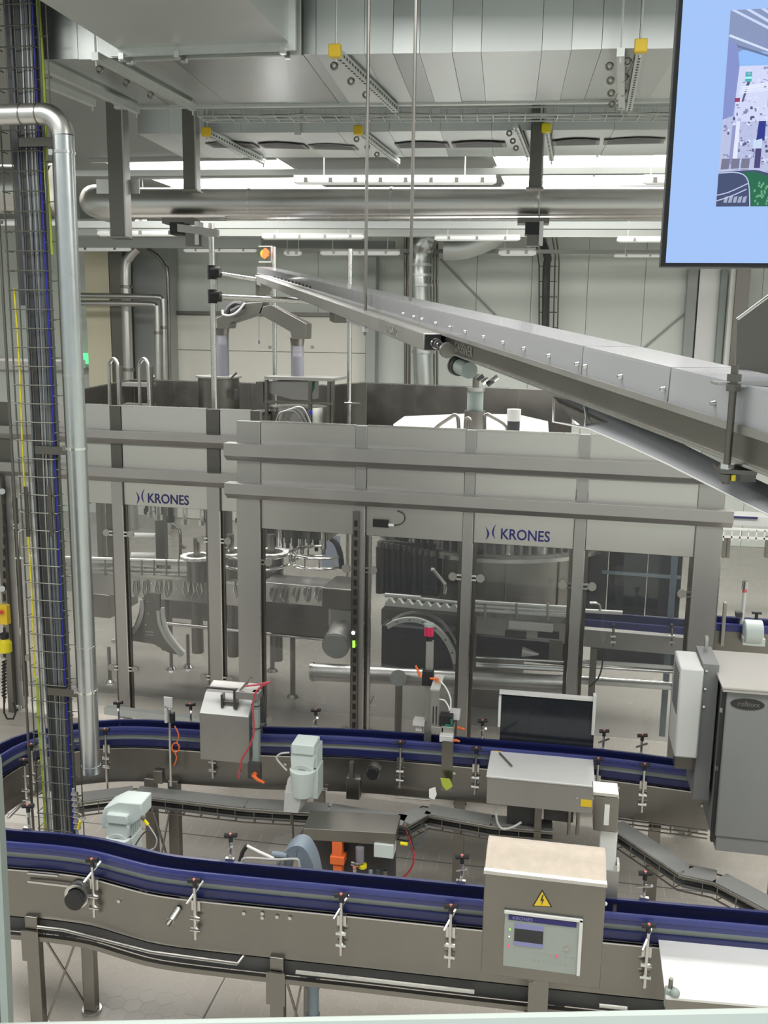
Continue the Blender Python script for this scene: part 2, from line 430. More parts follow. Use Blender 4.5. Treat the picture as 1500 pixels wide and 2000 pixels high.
# right end of the back wall
b = B(); WB.pbox(b, 1337, 525, 1356, 760, -.25, -.02); solo('wall_rib', b, 'wall_grey', 'narrow grey wall rib left of the beige panel strip', 'wall rib')
b = B(); WB.pbox(b, 1358, 525, 1398, 800, -.2, -.01); solo('wall_cladding', b, 'sheet_white', 'beige grey cladding strip under the screen', 'cladding')
b = B(); WB.pbox(b, 1400, 525, 1412, 800, -.4, -.2); solo('steel_column', b, 'grey_green', 'thin dark green grey column under the screen', 'column')
b = B(); WB.pbox(b, 1418, 525, 1428, 800, -.6, -.4); solo('roller_rail', b, 'white_plastic', 'thin white upright rail beside the dark column under the screen', 'rail')
b = B(); WB.pbox(b, 1429, 525, 1456, 800, -.7, -.3); solo('steel_column', b, 'steel_dark', 'broad dark grey column at the right under the screen', 'column')
for a, c, t in (((860, 506), (972, 620), 'left'), ((1253, 684), (1420, 542), 'right')):
    solo('wind_brace', B().cyl(WB.at(*a, -.02), WB.at(*c, -.02), .022, 6), 'wall_grey', 'thin diagonal brace rod on the back wall, %s one of two' % t, 'brace')
# exit sign
e = thing('exit_sign', 'glowing green exit sign on the far wall left of the cream column', 'sign')
b = B(); WB.pbox(b, 160, 690, 183, 711, -.3, -.22); obj('light_panel', b, 'exit_green', e)
b = B(); WB.pbox(b, 184, 688, 201, 714, -.29, -.2); obj('housing', b, 'wall_grey', e)
b = B(); WB.pbox(b, -200, 714, 200, 718, -.3, -.05); solo('wall_rail', b, 'steel', 'thin grey rail along the far left wall', 'rail')
b = B(); WB.pbox(b, -260, 455, 60, 735, -1.6, -1.5)
# stainless pipes in front of the pier
def wpipe(pts, off, r, label, mat='alu_pipe', cat='pipe', name='insulated_pipe', collars=()):
    t = thing(name, label, cat)
    P_ = [WB.at(x, y, off) for x, y in pts]
    if pts[-1][1] >= 755: P_.append(V((P_[-1].x, P_[-1].y, 0)))
    obj('pipe_run', B().tube((smooth_path(P_[:-1], 3) + [P_[-1]]) if len(P_) > 3 else P_, r, 12), mat, t)
    for (x, y) in collars:
        p = WB.at(x, y, off); obj('pipe_collar', B().cyl(p - V((0, 0, .03)), p + V((0, 0, .03)), r * 1.25, 12), 'steel', t)
    return t
wpipe([(268, 484), (262, 490), (252, 503), (246, 520), (247, 600), (252, 760)], -1.4, .10, 'thick silver insulated pipe bending down the grey pier', collars=[(247, 560), (251, 722)])
wpipe([(120, 577), (200, 578), (300, 580), (316, 584), (319, 600), (321, 760)], -1.7, .055, 'silver pipe, outer of two parallel bends left of the white door', collars=[(320, 640)])
wpipe([(120, 592), (200, 592), (290, 594), (304, 598), (307, 612), (309, 760)], -1.85, .055, 'silver pipe, inner of two parallel bends left of the white door', collars=[(308, 650)])
wpipe([(288, 486), (308, 500), (322, 520), (328, 545), (332, 760)], -1.2, .035, 'thin grey conduit arching down beside the white door', 'steel', 'conduit', 'wall_conduit')
for x, nm in ((796, 'left'), (803, 'right')):
    wpipe([(x - 4, 440), (x - 4, 760)], -.6, .03, 'thin upright riser pipe right of the hanging rods, %s one of a pair' % nm, 'steel', 'pipe', 'riser_pipe')
# spiral duct down the back wall
t = thing('spiral_duct', 'silver spiral ventilation duct dropping down the back wall', 'duct')
P_ = [WB.at(x, y, -1.0) for x, y in ((975, 455), (950, 470), (905, 486), (868, 487))]
obj('horizontal_run', B().tube(smooth_path(P_, 3), .20, 16), 'zinc', t)
P_ = [WB.at(x, y, -1.0) for x, y in ((852, 470), (835, 466), (823, 485), (819, 520), (820, 560))]
obj('elbow', B().tube(smooth_path(P_, 4), [.24] * 9 + [.20] * 8, 16), 'zinc', t)
obj('vertical_run', B().cyl(WB.at(820, 555, -1.0), WB.at(829, 770, -1.0), .19, 18), 'zinc', t)
for y in (520, 540, 560, 690):
    p = WB.at(820 + (y - 520) * .04, y, -1.0); obj('duct_collar', B().cyl(p, p + V((0, 0, .05)), .225, 18), 'zinc', t)
for i, x in enumerate((836, 842, 848, 854)):
    wpipe([(x, 440), (x, 760)], -.55, .022, 'thin riser conduit beside the spiral duct, number %s of four from the duct' % ('one', 'two', 'three', 'four')[i], 'steel', 'conduit', 'riser_conduit', collars=[(x, 500), (x, 550)])
# cable ladder on the back wall
t = thing('wall_cable_ladder', 'upright wire cable ladder with dark cables on the back wall', 'cable ladder')
ys = [440, 455, 480, 505, 520, 550, 580, 610, 640, 660]
for dx in (0, 10, 26, 34):
    P_ = [WB.at(1048 + dx, 440, -.5), WB.at(1052 + dx, 460, -.5), WB.at(1064 + dx * .8, 500, -.4), WB.at(1058 + dx, 515, -.3), WB.at(1054 + dx, 680, -.3)] if dx else [WB.at(1048, 480, -.4), WB.at(1053, 520, -.3), WB.at(1053, 680, -.3)]
    obj('long_wire', B().tube(P_, .014, 5), 'steel', t)
for y in ys[4:]:
    obj('rung', B().cyl(WB.at(1053, y, -.3), WB.at(1088, y, -.3), .010, 5), 'steel', t)
P_ = smooth_path([WB.at(1056, 455, -.42), WB.at(1062, 480, -.42), WB.at(1070, 505, -.36), WB.at(1067, 530, -.32), WB.at(1065, 680, -.32)], 3)
solo('cable_bundle', B().tube(P_, .075, 8), 'dark', 'dark cable bundle running down the wall cable ladder', 'cables')

# ------------------------------------------------------------------ roof
struct('ceiling', B().bx(-16, 9, 4.2, 12.9, 6.38, 6.5).bx(-16, 9, 15.9, 20.2, 6.38, 6.5).bx(-16, -6.4, 12.9, 15.9, 6.38, 6.5).bx(-3.9, -1.05, 12.9, 15.9, 6.38, 6.5).bx(1.6, 9, 12.9, 15.9, 6.38, 6.5), 'roof', 'pale hall roof deck', 'ceiling')
n = 0
for (xa, xb) in ((-6.4, -3.9), (-1.05, 1.6)):
    for (ya, yb) in ((12.9, 13.9), (14.4, 15.6)):
        n += 1
        t = thing('window_%d' % n, 'bright skylight strip in the roof, %s %s' % ('nearer' if ya < 14 else 'farther', 'left one' if xa < -3 else 'right one'), 'skylight', kind='structure')
        for k in range(2):
            xm = xa + (xb - xa) * k / 2
            obj('pane', B().bx(xm + .02, xm + (xb - xa) / 2 - .02, ya, yb, 6.42, 6.44), 'skylight', t)
        obj('frame', B().bx(xa - .05, xb + .05, ya - .06, ya, 6.33, 6.46).bx(xa - .05, xb + .05, yb, yb + .06, 6.33, 6.46), 'white_paint', t)
def beam(y0, px0, px1, ya, yb, label, mat='beam_white', d=.15, name='roof_beam', m=.05):
    p = PL(y0, m); b = B(); p.pbox(b, px0, ya, px1, yb, 0, d); return solo(name, b, mat, label, 'beam', 'roof beams')
beam(13.2, 140, 1420, 329, 341, 'pale roof beam crossing between the skylight strips', 'roof')
beam(16.2, 140, 1420, 448, 462, 'long white roof beam below the light fixtures')
beam(19.3, 560, 1420, 487, 494, 'white roof beam nearest to the back wall on the right')
beam(18.5, 120, 510, 464, 484, 'grey perforated roof beam behind the dark hanging posts', 'wall_grey')
beam(19.6, 480, 770, 470, 484, 'pale grey perforated beam above the far end of the inclined conveyor', 'roof')
beam(14.5, 120, 1420, 432, 446, 'grey roof beam just under the long round duct', 'wall_grey')
def fixture(x0, y0, x1, y1, Y, label):
    p = PL(Y, .05); t = thing('light_fixture', label, 'lamp', 'strip light fixtures under the roof')
    ym = (y0 + y1) / 2; r = (p.z(x0, y0) - p.z(x0, y1)) / 2; a, c = p.at(x0, ym), p.at(x1, ym); d = (c - a).normalized()
    obj('diffuser', B().tube([a - d * r * .2, a + d * r * .8, c - d * r * .8, c + d * r * .2], [r * .55, r, r, r * .55], 10), 'lamp_white', t)
    obj('housing', B().ob(a + V((0, -r * .7, r * .5)), c - a, V((0, r * 1.4, 0)), V((0, 0, r * .8))), 'white_paint', t)
    for f_ in (.15, .85):
        q = a + (c - a) * f_; obj('hanger_wire', B().cyl(q, V((q.x, q.y, 6.39)), .006, 5), 'strut', t)
    k = max(2, int((x1 - x0) / 45))
    for i in range(k):
        q = a + (c - a) * ((i + .5) / k); obj('clip', B().cb(q + V((0, -r * .95, r * .1)), r * .9, r * .35, r * 1.1), 'steel', t)
for x0, y0, x1, y1, Y, s in ((575, 345, 968, 361, 11.0, 'long pale strip light just above the round duct'), (1257, 344, 1345, 362, 11.0, 'strip light above the round duct beside the screen'),
    (455, 430, 588, 438, 17.0, 'strip light under the round duct left of the hanging rods'), (765, 431, 1015, 439, 17.0, 'strip light under the round duct between rods and right hanger'), (1223, 432, 1340, 442, 17.0, 'strip light under the round duct touching the screen edge'),
    (513, 457, 710, 468, 15.6, 'white strip light above the far end of the inclined conveyor'), (850, 460, 1015, 471, 15.6, 'white strip light in front of the spiral duct elbow'), (1206, 463, 1340, 474, 15.6, 'white strip light in the middle row left of the screen'),
    (192, 449, 362, 462, 15.6, 'strip light behind the left dark hanging post'), (255, 426, 285, 440, 15.0, 'short strip light end beside the left dark hanging post'), (360, 485, 500, 493, 18.6, 'strip light in front of the grey wall above the white door'),
    (556, 489, 588, 500, 18.6, 'short strip light right of the orange switch'), (627, 489, 780, 499, 18.6, 'low strip light crossed by the hanging rods'), (975, 487, 1046, 500, 18.6, 'low strip light left of the wall cable ladder'),
    (1200, 496, 1340, 503, 18.6, 'lowest strip light left of the screen corner'), (140, 481, 255, 491, 18.6, 'strip light above the cream column'), (-60, 430, 120, 441, 16.0, 'strip light at the far left behind the cable tower')):
    fixture(x0, y0, x1, y1, Y, s)

# ================================================================== VENTILATION DUCTS AND SUPPORTS
D1, D2 = PL(5.97, .06), PL(8.25, .06)
ZD = 5.75
def duct(plane, name, label, pxs, yref, z1, depth):
    t = thing(name, label, 'duct')
    for a, c in zip(pxs, pxs[1:]):
        b = B(); plane.box(b, plane.u(a, yref) + .0012, plane.u(c, yref) - .0012, ZD + random.uniform(0, .006), z1, random.uniform(0, .006), depth)
        obj('duct_segment', b, 'zinc', t)
    return t
d1 = duct(D1, 'ventilation_duct', 'big rectangular galvanised duct across the top of the hall', [60, 150, 190, 330, 480, 592, 617, 712, 768, 820, 884, 941, 1060, 1118, 1177, 1250, 1330, 1420, 1600], 60, 6.36, 1.27)
b = B(); D1.box(b, D1.u(60, 60), D1.u(1600, 60), ZD - .012, ZD + .012, 1.25, 1.30); obj('edge_flange', b, 'strut', d1)
d2 = duct(D2, 'ventilation_duct', 'second rectangular duct with slot outlets behind the big duct', [268, 330, 400, 470, 580, 660, 760, 860, 960, 1080, 1200, 1320, 1500], 245, 6.0, 1.18)
b = B(); D2.box(b, D2.u(581, 250) - .02, D2.u(581, 250) + .03, ZD - .02, 6.02, -.03, .0); obj('end_flange', b, 'strut', d2)
for (xa, ya), (xb, yb) in (((405, 283), (505, 284)), ((505, 284), (603, 286)), ((603, 286), (700, 288)), ((770, 284), (880, 283)), ((880, 283), (992, 282)), ((1075, 279), (1175, 277)), ((1175, 277), (1302, 274))):
    p, q = aZ(xa + 4, ya, ZD - .002), aZ(xb - 4, yb, ZD - .002)
    obj('slot_outlet', B().ob(p - V((0, .10, .008)), V((q.x - p.x, q.y - p.y, 0)), V((0, .20, 0)), V((0, 0, .010))), 'steel_dark', d2)
    obj('slot_gap', B().ob(p + V((.03, -.07, -.0095)), V((q.x - p.x - .06, q.y - p.y, 0)), V((0, .14, 0)), V((0, 0, .002))), 'dark', d2)
    pm = p.lerp(q, .5)
    obj('slot_vane', B().prism([p + V((.02, -.10, -.006)), q + V((-.02, -.10, -.006)), p.lerp(q, .75) + V((0, -.15, -.006)), pm + V((0, -.17, -.006)), p.lerp(q, .25) + V((0, -.15, -.006))], V((0, 0, .005))), 'dark', d2)
# branch duct coming toward the gallery
pL, pR = aZ(228, 93, ZD), aZ(585, 103, ZD)
t = thing('branch_duct', 'grey rectangular branch duct running toward the viewer at upper left', 'duct')
yb_ = 5.72
for k in range(3):
    ya, yc = 1.2 + k * 1.48, 1.2 + (k + 1) * 1.48
    obj('duct_segment', B().bx(pL.x, pR.x, ya + .003, yc - .003, ZD - .004, 6.36), 'zinc', t)
for y in (5.60, 5.70):
    obj('flange', B().bx(pL.x - .04, pR.x + .04, y - .012, y + .012, ZD - .045, 6.37), 'strut', t)
for fx in (.03, .36, .97):
    x = pL.x + (pR.x - pL.x) * fx
    for y in (5.585, 5.685): obj('flange_clamp', B().cb((x, y, ZD - .05), .03, .035, .035), 'chrome', t)
# perforated support rails under the ducts
def strut(a, c, zl, label, cap=None, hooks=0, holes=True, side=1, rods=True):
    t = thing('support_rail', label, 'support rail', 'perforated duct support rails')
    p, q = aZ(*a, zl), aZ(*c, zl); d = (q - p).normalized(); p = p - d * .05; q = q + d * .05; d = (q - p); ln = d.length; d.normalize(); sd = V((d.y, -d.x, 0))
    obj('channel', B().ob(p - sd * .021, d * ln, sd * .042, V((0, 0, .045))), 'strut', t)
    if holes:
        hb = B(); k = int(ln / .06)
        for i in range(k):
            o_ = p + d * (.03 + i * .06)
            hb.ob(o_ + sd * (-.0225), d * .028, sd * .045, V((0, 0, .014)) ).ob(o_ + sd * -.007 - V((0, 0, .0012)), d * .028, sd * .014, V((0, 0, .002)))
        for v in range(len(hb.v)): hb.v[v] = (hb.v[v][0], hb.v[v][1], hb.v[v][2] + .012 if (v // 8) % 2 == 0 else hb.v[v][2])
        obj('slot_row', hb, 'black', t)['kind'] = 'stuff'
    if cap: obj('end_cap', B().ob(p - sd * .034 - d * .03 - V((0, 0, .012)), d * .05, sd * .068, V((0, 0, .068))), cap, t, bev=.006)
    for i in range(hooks):
        o_ = p + d * (ln * (.12 + .24 * i)) - sd * (.06 * side)
        obj('pipe_hook', B().tube([o_ + V((.018 * math.cos(a_), 0, .018 * math.sin(a_) - .01)) for a_ in [math.pi * 2 * j / 9 for j in range(10)]], .008, 6), 'steel', t)
    if rods:
        for e_ in (p + d * .012, q - d * .012): obj('hanger_rod', B().cyl(e_ - V((0, 0, .03)), e_ + V((0, 0, 6.36 - zl)), .006, 6), 'strut', t)
strut((194, 122), (372, 214), ZD - .06, 'pale support rail under the duct right of the branch duct corner', hooks=3, holes=False)
strut((72, 132), (262, 219), ZD - .06, 'pale support rail passing the cable tower top', holes=False)
strut((40, 150), (175, 205), ZD - .10, 'second thin rail beside the cable tower top', holes=False)
strut((660, 113), (770, 217), ZD - .06, 'yellow capped support rail left of the hanging rods under the big duct', 'yellow', 3)
strut((1250, 104), (1229, 214), ZD - .06, 'yellow capped support rail beside the screen', 'yellow', 4)
strut((1212, 115), (1214, 212), ZD - .09, 'pipe rail with clamps left of the yellow capped rail near the screen', None, 4, False)
strut((703, 263), (775, 319), ZD - .06, 'small yellow capped support rail under the second duct by the rods', 'yellow', 3)
strut((408, 266), (512, 319), ZD - .06, 'small yellow capped support rail under the second duct at left', 'yellow')
strut((1067, 259), (1077, 313), ZD - .06, 'short support rail with pale yellow end beside the right hanging post', 'signal_yellow')
strut((1008, 252), (1030, 306), ZD - .06, 'short support rail with hooks left of the right hanging post', None, 3)
# wire cable tray between the ducts
def basket(name, label, path, w_, h_, step, r=.004, mat='wire', cat='cable tray'):
    t = thing(name, label, cat); path = [V(p) for p in path]
    for a, z in ((-w_ / 2, 0), (0, 0), (w_ / 2, 0), (-w_ / 2, h_ / 2), (w_ / 2, h_ / 2), (-w_ / 2, h_), (w_ / 2, h_)):
        obj('long_wire', B().sweep(path, [(a - r, z - r), (a - r, z + r), (a + r, z + r), (a + r, z - r)]), mat, t)
    tot = sum((path[i + 1] - path[i]).length for i in range(len(path) - 1)); k = int(tot / step)
    for i in range(k + 1):
        s = i * step; j = 0
        while j < len(path) - 2 and s > (path[j + 1] - path[j]).length: s -= (path[j + 1] - path[j]).length; j += 1
        d = (path[j + 1] - path[j]); q = path[j] + d.normalized() * min(s, d.length); dh = V((d.x, d.y, 0)).normalized(); sd = V((dh.y, -dh.x, 0))
        obj('cross_wire', B().tube([q - sd * w_ / 2 + V((0, 0, h_)), q - sd * w_ / 2, q + sd * w_ / 2, q + sd * w_ / 2 + V((0, 0, h_))], r, 5), mat, t)
    return t
TP = PL(7.55, .06)
p, q = TP.at(395, 233), TP.at(1345, 229)
basket('cable_tray', 'wire basket cable tray crossing under the big duct', [p, q], .22, .10, .115, .0045, 'strut')
for i, (o1, z1) in enumerate(((-.06, .012), (.0, .02), (.05, .012))):
    P_ = [p.lerp(q, k / 14) + V((0, o1 + .02 * math.sin(k * 1.7 + i), z1 + .012 * math.sin(k * 2.3 + i * 2))) for k in range(15)]
    solo('tray_cable', B().tube(P_, .007, 6), 'cable_light', 'pale cable lying in the overhead wire tray, %s of three' % ('front', 'middle', 'rear')[i], 'cable', 'cables in the overhead tray')
# dark posts hanging from the roof
def post(plane, x0, x1, ya, yb, label, d=.14, z1=6.36):
    t = thing('hanging_post', label, 'post', 'steel posts hanging from the roof'); b = B()
    u0, u1 = plane.u(x0, (ya + yb) / 2), plane.u(x1, (ya + yb) / 2); z0 = plane.z((x0 + x1) / 2, yb)
    plane.box(b, u0, u1, z0, z1, 0, d); obj('tube', b, 'post_dark', t)
    b = B(); plane.box(b, u0 - .02, u1 + .02, z0 - .012, z0, -.02, d + .02); obj('foot_plate', b, 'steel_dark', t)
    b = B(); plane.box(b, u1, u1 + .012, z0, z1, 0, d * .9); obj('flange', b, 'steel_satin', t)  # lighter sheet painting the lit right side of the tube
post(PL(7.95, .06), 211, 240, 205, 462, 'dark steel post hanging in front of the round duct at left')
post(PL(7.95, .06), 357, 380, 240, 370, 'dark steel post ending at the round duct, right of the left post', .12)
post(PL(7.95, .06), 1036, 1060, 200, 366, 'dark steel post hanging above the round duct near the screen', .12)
# long round duct
RP = PL(9.5, .06)
t = thing('round_duct', 'long horizontal round metal duct across the hall', 'duct')
zc = RP.z(800, 398)
rr_ = (RP.z(800, 366) - RP.z(800, 430)) / 2
us = [RP.u(x, 398) for x in (248, 490, 765, 1046, 1300, 1600)]
for a, c in zip(us, us[1:]): obj('duct_length', B().cyl(RP.P(a + .003, zc), RP.P(c - .003, zc), rr_, 32), 'alu_pipe', t)
for a in us[1:-1]: obj('joint_band', B().cyl(RP.P(a - .012, zc), RP.P(a + .012, zc), rr_ * 1.025, 32), 'steel_bright', t)
obj('elbow', B().tube(smooth_path([RP.P(us[0], zc), RP.P(us[0] - .18, zc, .02), RP.P(us[0] - .36, zc + .04, .12), RP.P(us[0] - .46, zc + .06, .4), RP.P(us[0] - .5, zc + .06, .8)], 4), rr_ * 1.05, 28), 'alu_pipe', t)
obj('elbow_flange', B().cyl(RP.P(us[0] - .05, zc), RP.P(us[0] + .05, zc), rr_ * 1.12, 28), 'steel', t)
t = thing('round_duct', 'silver round duct at the far left behind the cable tower', 'duct')
LP_ = PL(9.9, .06)
obj('duct_length', B().cyl(LP_.at(-80, 368), LP_.at(112, 372), .24, 28), 'alu_pipe', t)
obj('end_ring', B().cyl(LP_.at(104, 372), LP_.at(114, 372), .26, 28), 'steel', t)
b = B(); PL(8.10, .06).pbox(b, 188, 350, 272, 378, 0, .012); solo('hanging_sheet', b, 'sheet_white', 'pale sheet hanging beside the left dark post', 'sheet')
for y, s in ((421, 'upper'), (428, 'lower')):
    solo('conduit', B().cyl(RP.at(440, y + 2, -.2), RP.at(1330, y - 2, -.2), .008, 6), 'steel_bright', 'thin conduit running along the underside of the round duct, %s one' % s, 'conduit')
# lifting hangers below the round duct
def hanger(xa, label, flip):
    t = thing('trolley_hanger', label, 'hanger', 'black and steel hangers under the round duct'); p = RP
    b = B(); p.pbox(b, xa, 425, xa + 62, 436, -.3, -.1); obj('rail_plate', b, 'steel_dark', t)
    b = B(); p.pbox(b, xa + 15, 434, xa + 42, 458, -.32, -.12); obj('trolley_block', b, 'black', t, bev=.004)
    b = B(); p.pbox(b, xa + 46 - flip * 28, 455, xa + 78 - flip * 34, 480, -.3, -.2); obj('lower_block', b, 'steel_dark', t)
    b = B(); p.pbox(b, xa + 64 - flip * 22, 432, xa + 72 - flip * 22, 478, -.33, -.18); obj('side_bar', b, 'steel_bright', t)
    return t
h1 = hanger(316, 'black trolley hanger with steel arm above the tall clamp pole', 0)
b = B().ob(RP.at(346, 437, -.34), RP.at(424, 448, -.34) - RP.at(346, 437, -.34), V((0, .06, 0)), V((0, 0, -.07))); obj('steel_arm', b, 'steel_satin', h1)
hanger(1011, 'black trolley hanger in front of the wall cable ladder', 1)
solo('hanger_wire', B().cyl(RP.at(1053, 362, -.18), RP.at(1053, 428, -.18), .006, 6), 'steel_bright', 'thin wire in front of the round duct above the right trolley hanger', 'wire')
# two long hanger rods of the inclined conveyor
for (xa, ya), (xb, yb), d, r, s in (((725, -60), (713, 655), 5.35, .009, 'left'), ((823, -60), (801, 590), 4.75, .008, 'right')):
    t = thing('hanger_rod', 'long thin rod holding the inclined conveyor, %s of two' % s, 'rod', 'rods of the inclined conveyor')
    q = aD(xb, yb, d); p = V((q.x, q.y, 6.36)); obj('rod', B().cyl(p, q, r, 8), 'steel', t)
    if s == 'left': obj('rod_nut', B().cyl(q + V((0, 0, .05)), q + V((0, 0, .02)), r * 2, 6), 'chrome', t)
# vertical downpipe with elbow at the left
t = thing('downpipe', 'galvanised downpipe with elbow in front of the cable tower', 'pipe')
py = 5.35; X0 = aY(178, 1500, py).x; r = .058
ztop = aY(100, 222, py).z; zb = aY(178, 1508, py).z
obj('vertical_pipe', B().cyl(V((X0, py, zb)), V((X0, py, ztop - .12)), r, 24), 'zinc_pipe', t)
P_ = [V((X0, py, ztop - .12))] + [V((X0 - .12 + .12 * math.cos(a), py, ztop - .12 + .12 * math.sin(a))) for a in [math.pi / 2 * k / 8 for k in range(1, 9)]]
obj('elbow', B().tube(P_, r * 1.04, 24), 'alu_pipe', t)
obj('horizontal_pipe', B().cyl(V((X0 - .12, py, ztop)), V((X0 - .9, py, ztop)), r, 24), 'alu_pipe', t)
for y in (735, 1262): 
    z = aY(150, y, py).z; obj('pipe_ring', B().cyl(V((X0, py, z)), V((X0, py, z + .008)), r * 1.06, 24), 'steel_bright', t)
for y in (878, 1350, 300):
    z = aY(160, y, py).z; obj('pipe_clamp', B().cyl(V((X0, py, z)), V((X0, py, z + .014)), r * 1.10, 24).cb((X0 - r * 1.15, py - .02, z + .007), .025, .02, .03), 'chrome', t)
obj('pipe_socket', B().cyl(V((X0, py, zb)), V((X0, py, zb + .05)), r * 1.05, 24), 'zinc_pipe', t)
for k in (-.14, -.24): obj('elbow_seam', B().cyl(V((X0 + k, py, ztop)), V((X0 + k - .006, py, ztop)), r * 1.07, 24), 'steel', t)
# cable tower
TY = 5.6
def tx(x, y=900): return aY(x, y, TY).x
t = thing('cable_tower', 'tall upright wire basket cable tray at the left', 'cable tray')
ztw, zlow = 6.36, .0
for x, rr in ((42, .005), (60, .004), (77, .0035), (107, .0045), (121, .006), (135, .004)):
    obj('upright_wire', B().cyl(V((tx(x), TY - .03, zlow)), V((tx(x), TY - .03, ztw)), rr, 6), 'wire', t)
z = .25
while z < 6.3:
    obj('cross_wire', B().tube([V((tx(40), TY + .05, z)), V((tx(40), TY - .036, z)), V((tx(112), TY - .036, z)), V((tx(112), TY + .05, z))], .004, 5), 'wire', t)
    z += .115
z = .3
while z < 6.3:
    obj('cross_wire', B().cyl(V((tx(112), TY - .02, z)), V((tx(139), TY - .02, z + .01)), .003, 5), 'wire', t); z += .23
obj('back_channel', B().bx(tx(50), tx(60), TY + .04, TY + .06, 4.3, ztw), 'dark', t)
obj('back_channel', B().bx(tx(66), tx(82), TY + .0, TY + .06, 0, ztw), 'dark', t)
obj('back_channel', B().bx(tx(83), tx(108), TY + .03, TY + .06, 0, ztw), 'grey_cable', t)
for y in (280, 878, 1345):
    zz = aY(110, y, TY).z; obj('wall_bracket', B().bx(tx(78), tx(140), TY - .055, TY + .02, zz - .025, zz + .025), 'steel_dark', t)
for x, (ya, yb) in ((55, (948, 1045)), (101, (948, 1045))):
    obj('slotted_strip', B().bx(tx(x) - .012, tx(x) + .012, TY - .05, TY - .043, aY(x, yb, TY).z, aY(x, ya, TY).z), 'steel_dark', t)
for i in range(9):
    x = tx(85 + i * 2.7)
    P_ = [V((x + .004 * math.sin(k * .9 + i), TY - .005 + .006 * math.cos(k * 1.3 + i * 2), .0 + k * .42)) for k in range(16)]
    solo('power_cable', B().tube(P_, .0062, 6), 'grey_cable' if i % 3 else 'steel_satin', 'grey power cable in the tower bundle, %s from the left' % ('first', 'second', 'third', 'fourth', 'fifth', 'sixth', 'seventh', 'eighth', 'ninth')[i], 'cable', 'grey cables in the tower')
P_ = [V((tx(110) + .005 * math.sin(k * .8), TY - .02, k * .42)) for k in range(16)]
solo('power_cable', B().tube(P_, .006, 6), 'blue_cable', 'bright blue cable at the right side of the tower bundle', 'cable')
for x, r_, mt, lo, hi, lab in ((49, .0055, 'signal_yellow', 1.9, 4.4, 'yellow earth cable low in the cable tower'), (52, .010, 'green_yellow', .1, 1.9, 'olive yellow cable at the foot of the tower'), (121, .012, 'green_yellow', 4.6, 6.3, 'green yellow cable beside the blue one at the tower top'),
                        (57, .009, 'cable_light', .3, 3.2, 'pale cable left of the dark channel in the tower'), (62, .009, 'cable_light', .2, 3.3, 'second pale cable left of the dark channel'), (69, .007, 'grey_cable', .2, 6.2, 'thin grey cable in front of the dark channel')):
    k = 10; P_ = [V((tx(x) + .006 * math.sin(j * 1.1 + x), TY - .015, lo + (hi - lo) * j / k)) for j in range(k + 1)]
    solo('earth_cable', B().tube(P_, r_, 6), mt, lab, 'cable')
solo('stand_rod', B().cyl(V((aY(30, 1000, 5.5).x, 5.5, 0)), V((aY(30, 1000, 5.5).x, 5.5, 6.3)), .009, 8), 'steel_dark', 'thin dark upright rod left of the cable tower', 'rod')
# compressed air valves at the foot of the tower
t = thing('valve_row', 'small stack of brass valves with yellow handle at the tower foot', 'valve')
for k in range(7):
    p = aY(146 + k * .8, 1550 + k * 11, 5.5); obj('valve_body', B().cyl(p - V((.02, 0, 0)), p + V((.02, 0, 0)), .014, 8), 'steel_bright', t)
p = aY(143, 1540, 5.5); q = aY(152, 1640, 5.5); obj('riser', B().cyl(p, q, .009, 8), 'grey_green', t)
obj('handle', B().cyl(aY(153, 1618, 5.45), aY(157, 1603, 5.45), .010, 8), 'signal_yellow', t)
obj('outlet', B().cyl(aY(160, 1602, 5.45), aY(166, 1597, 5.45), .012, 8), 'chrome', t)

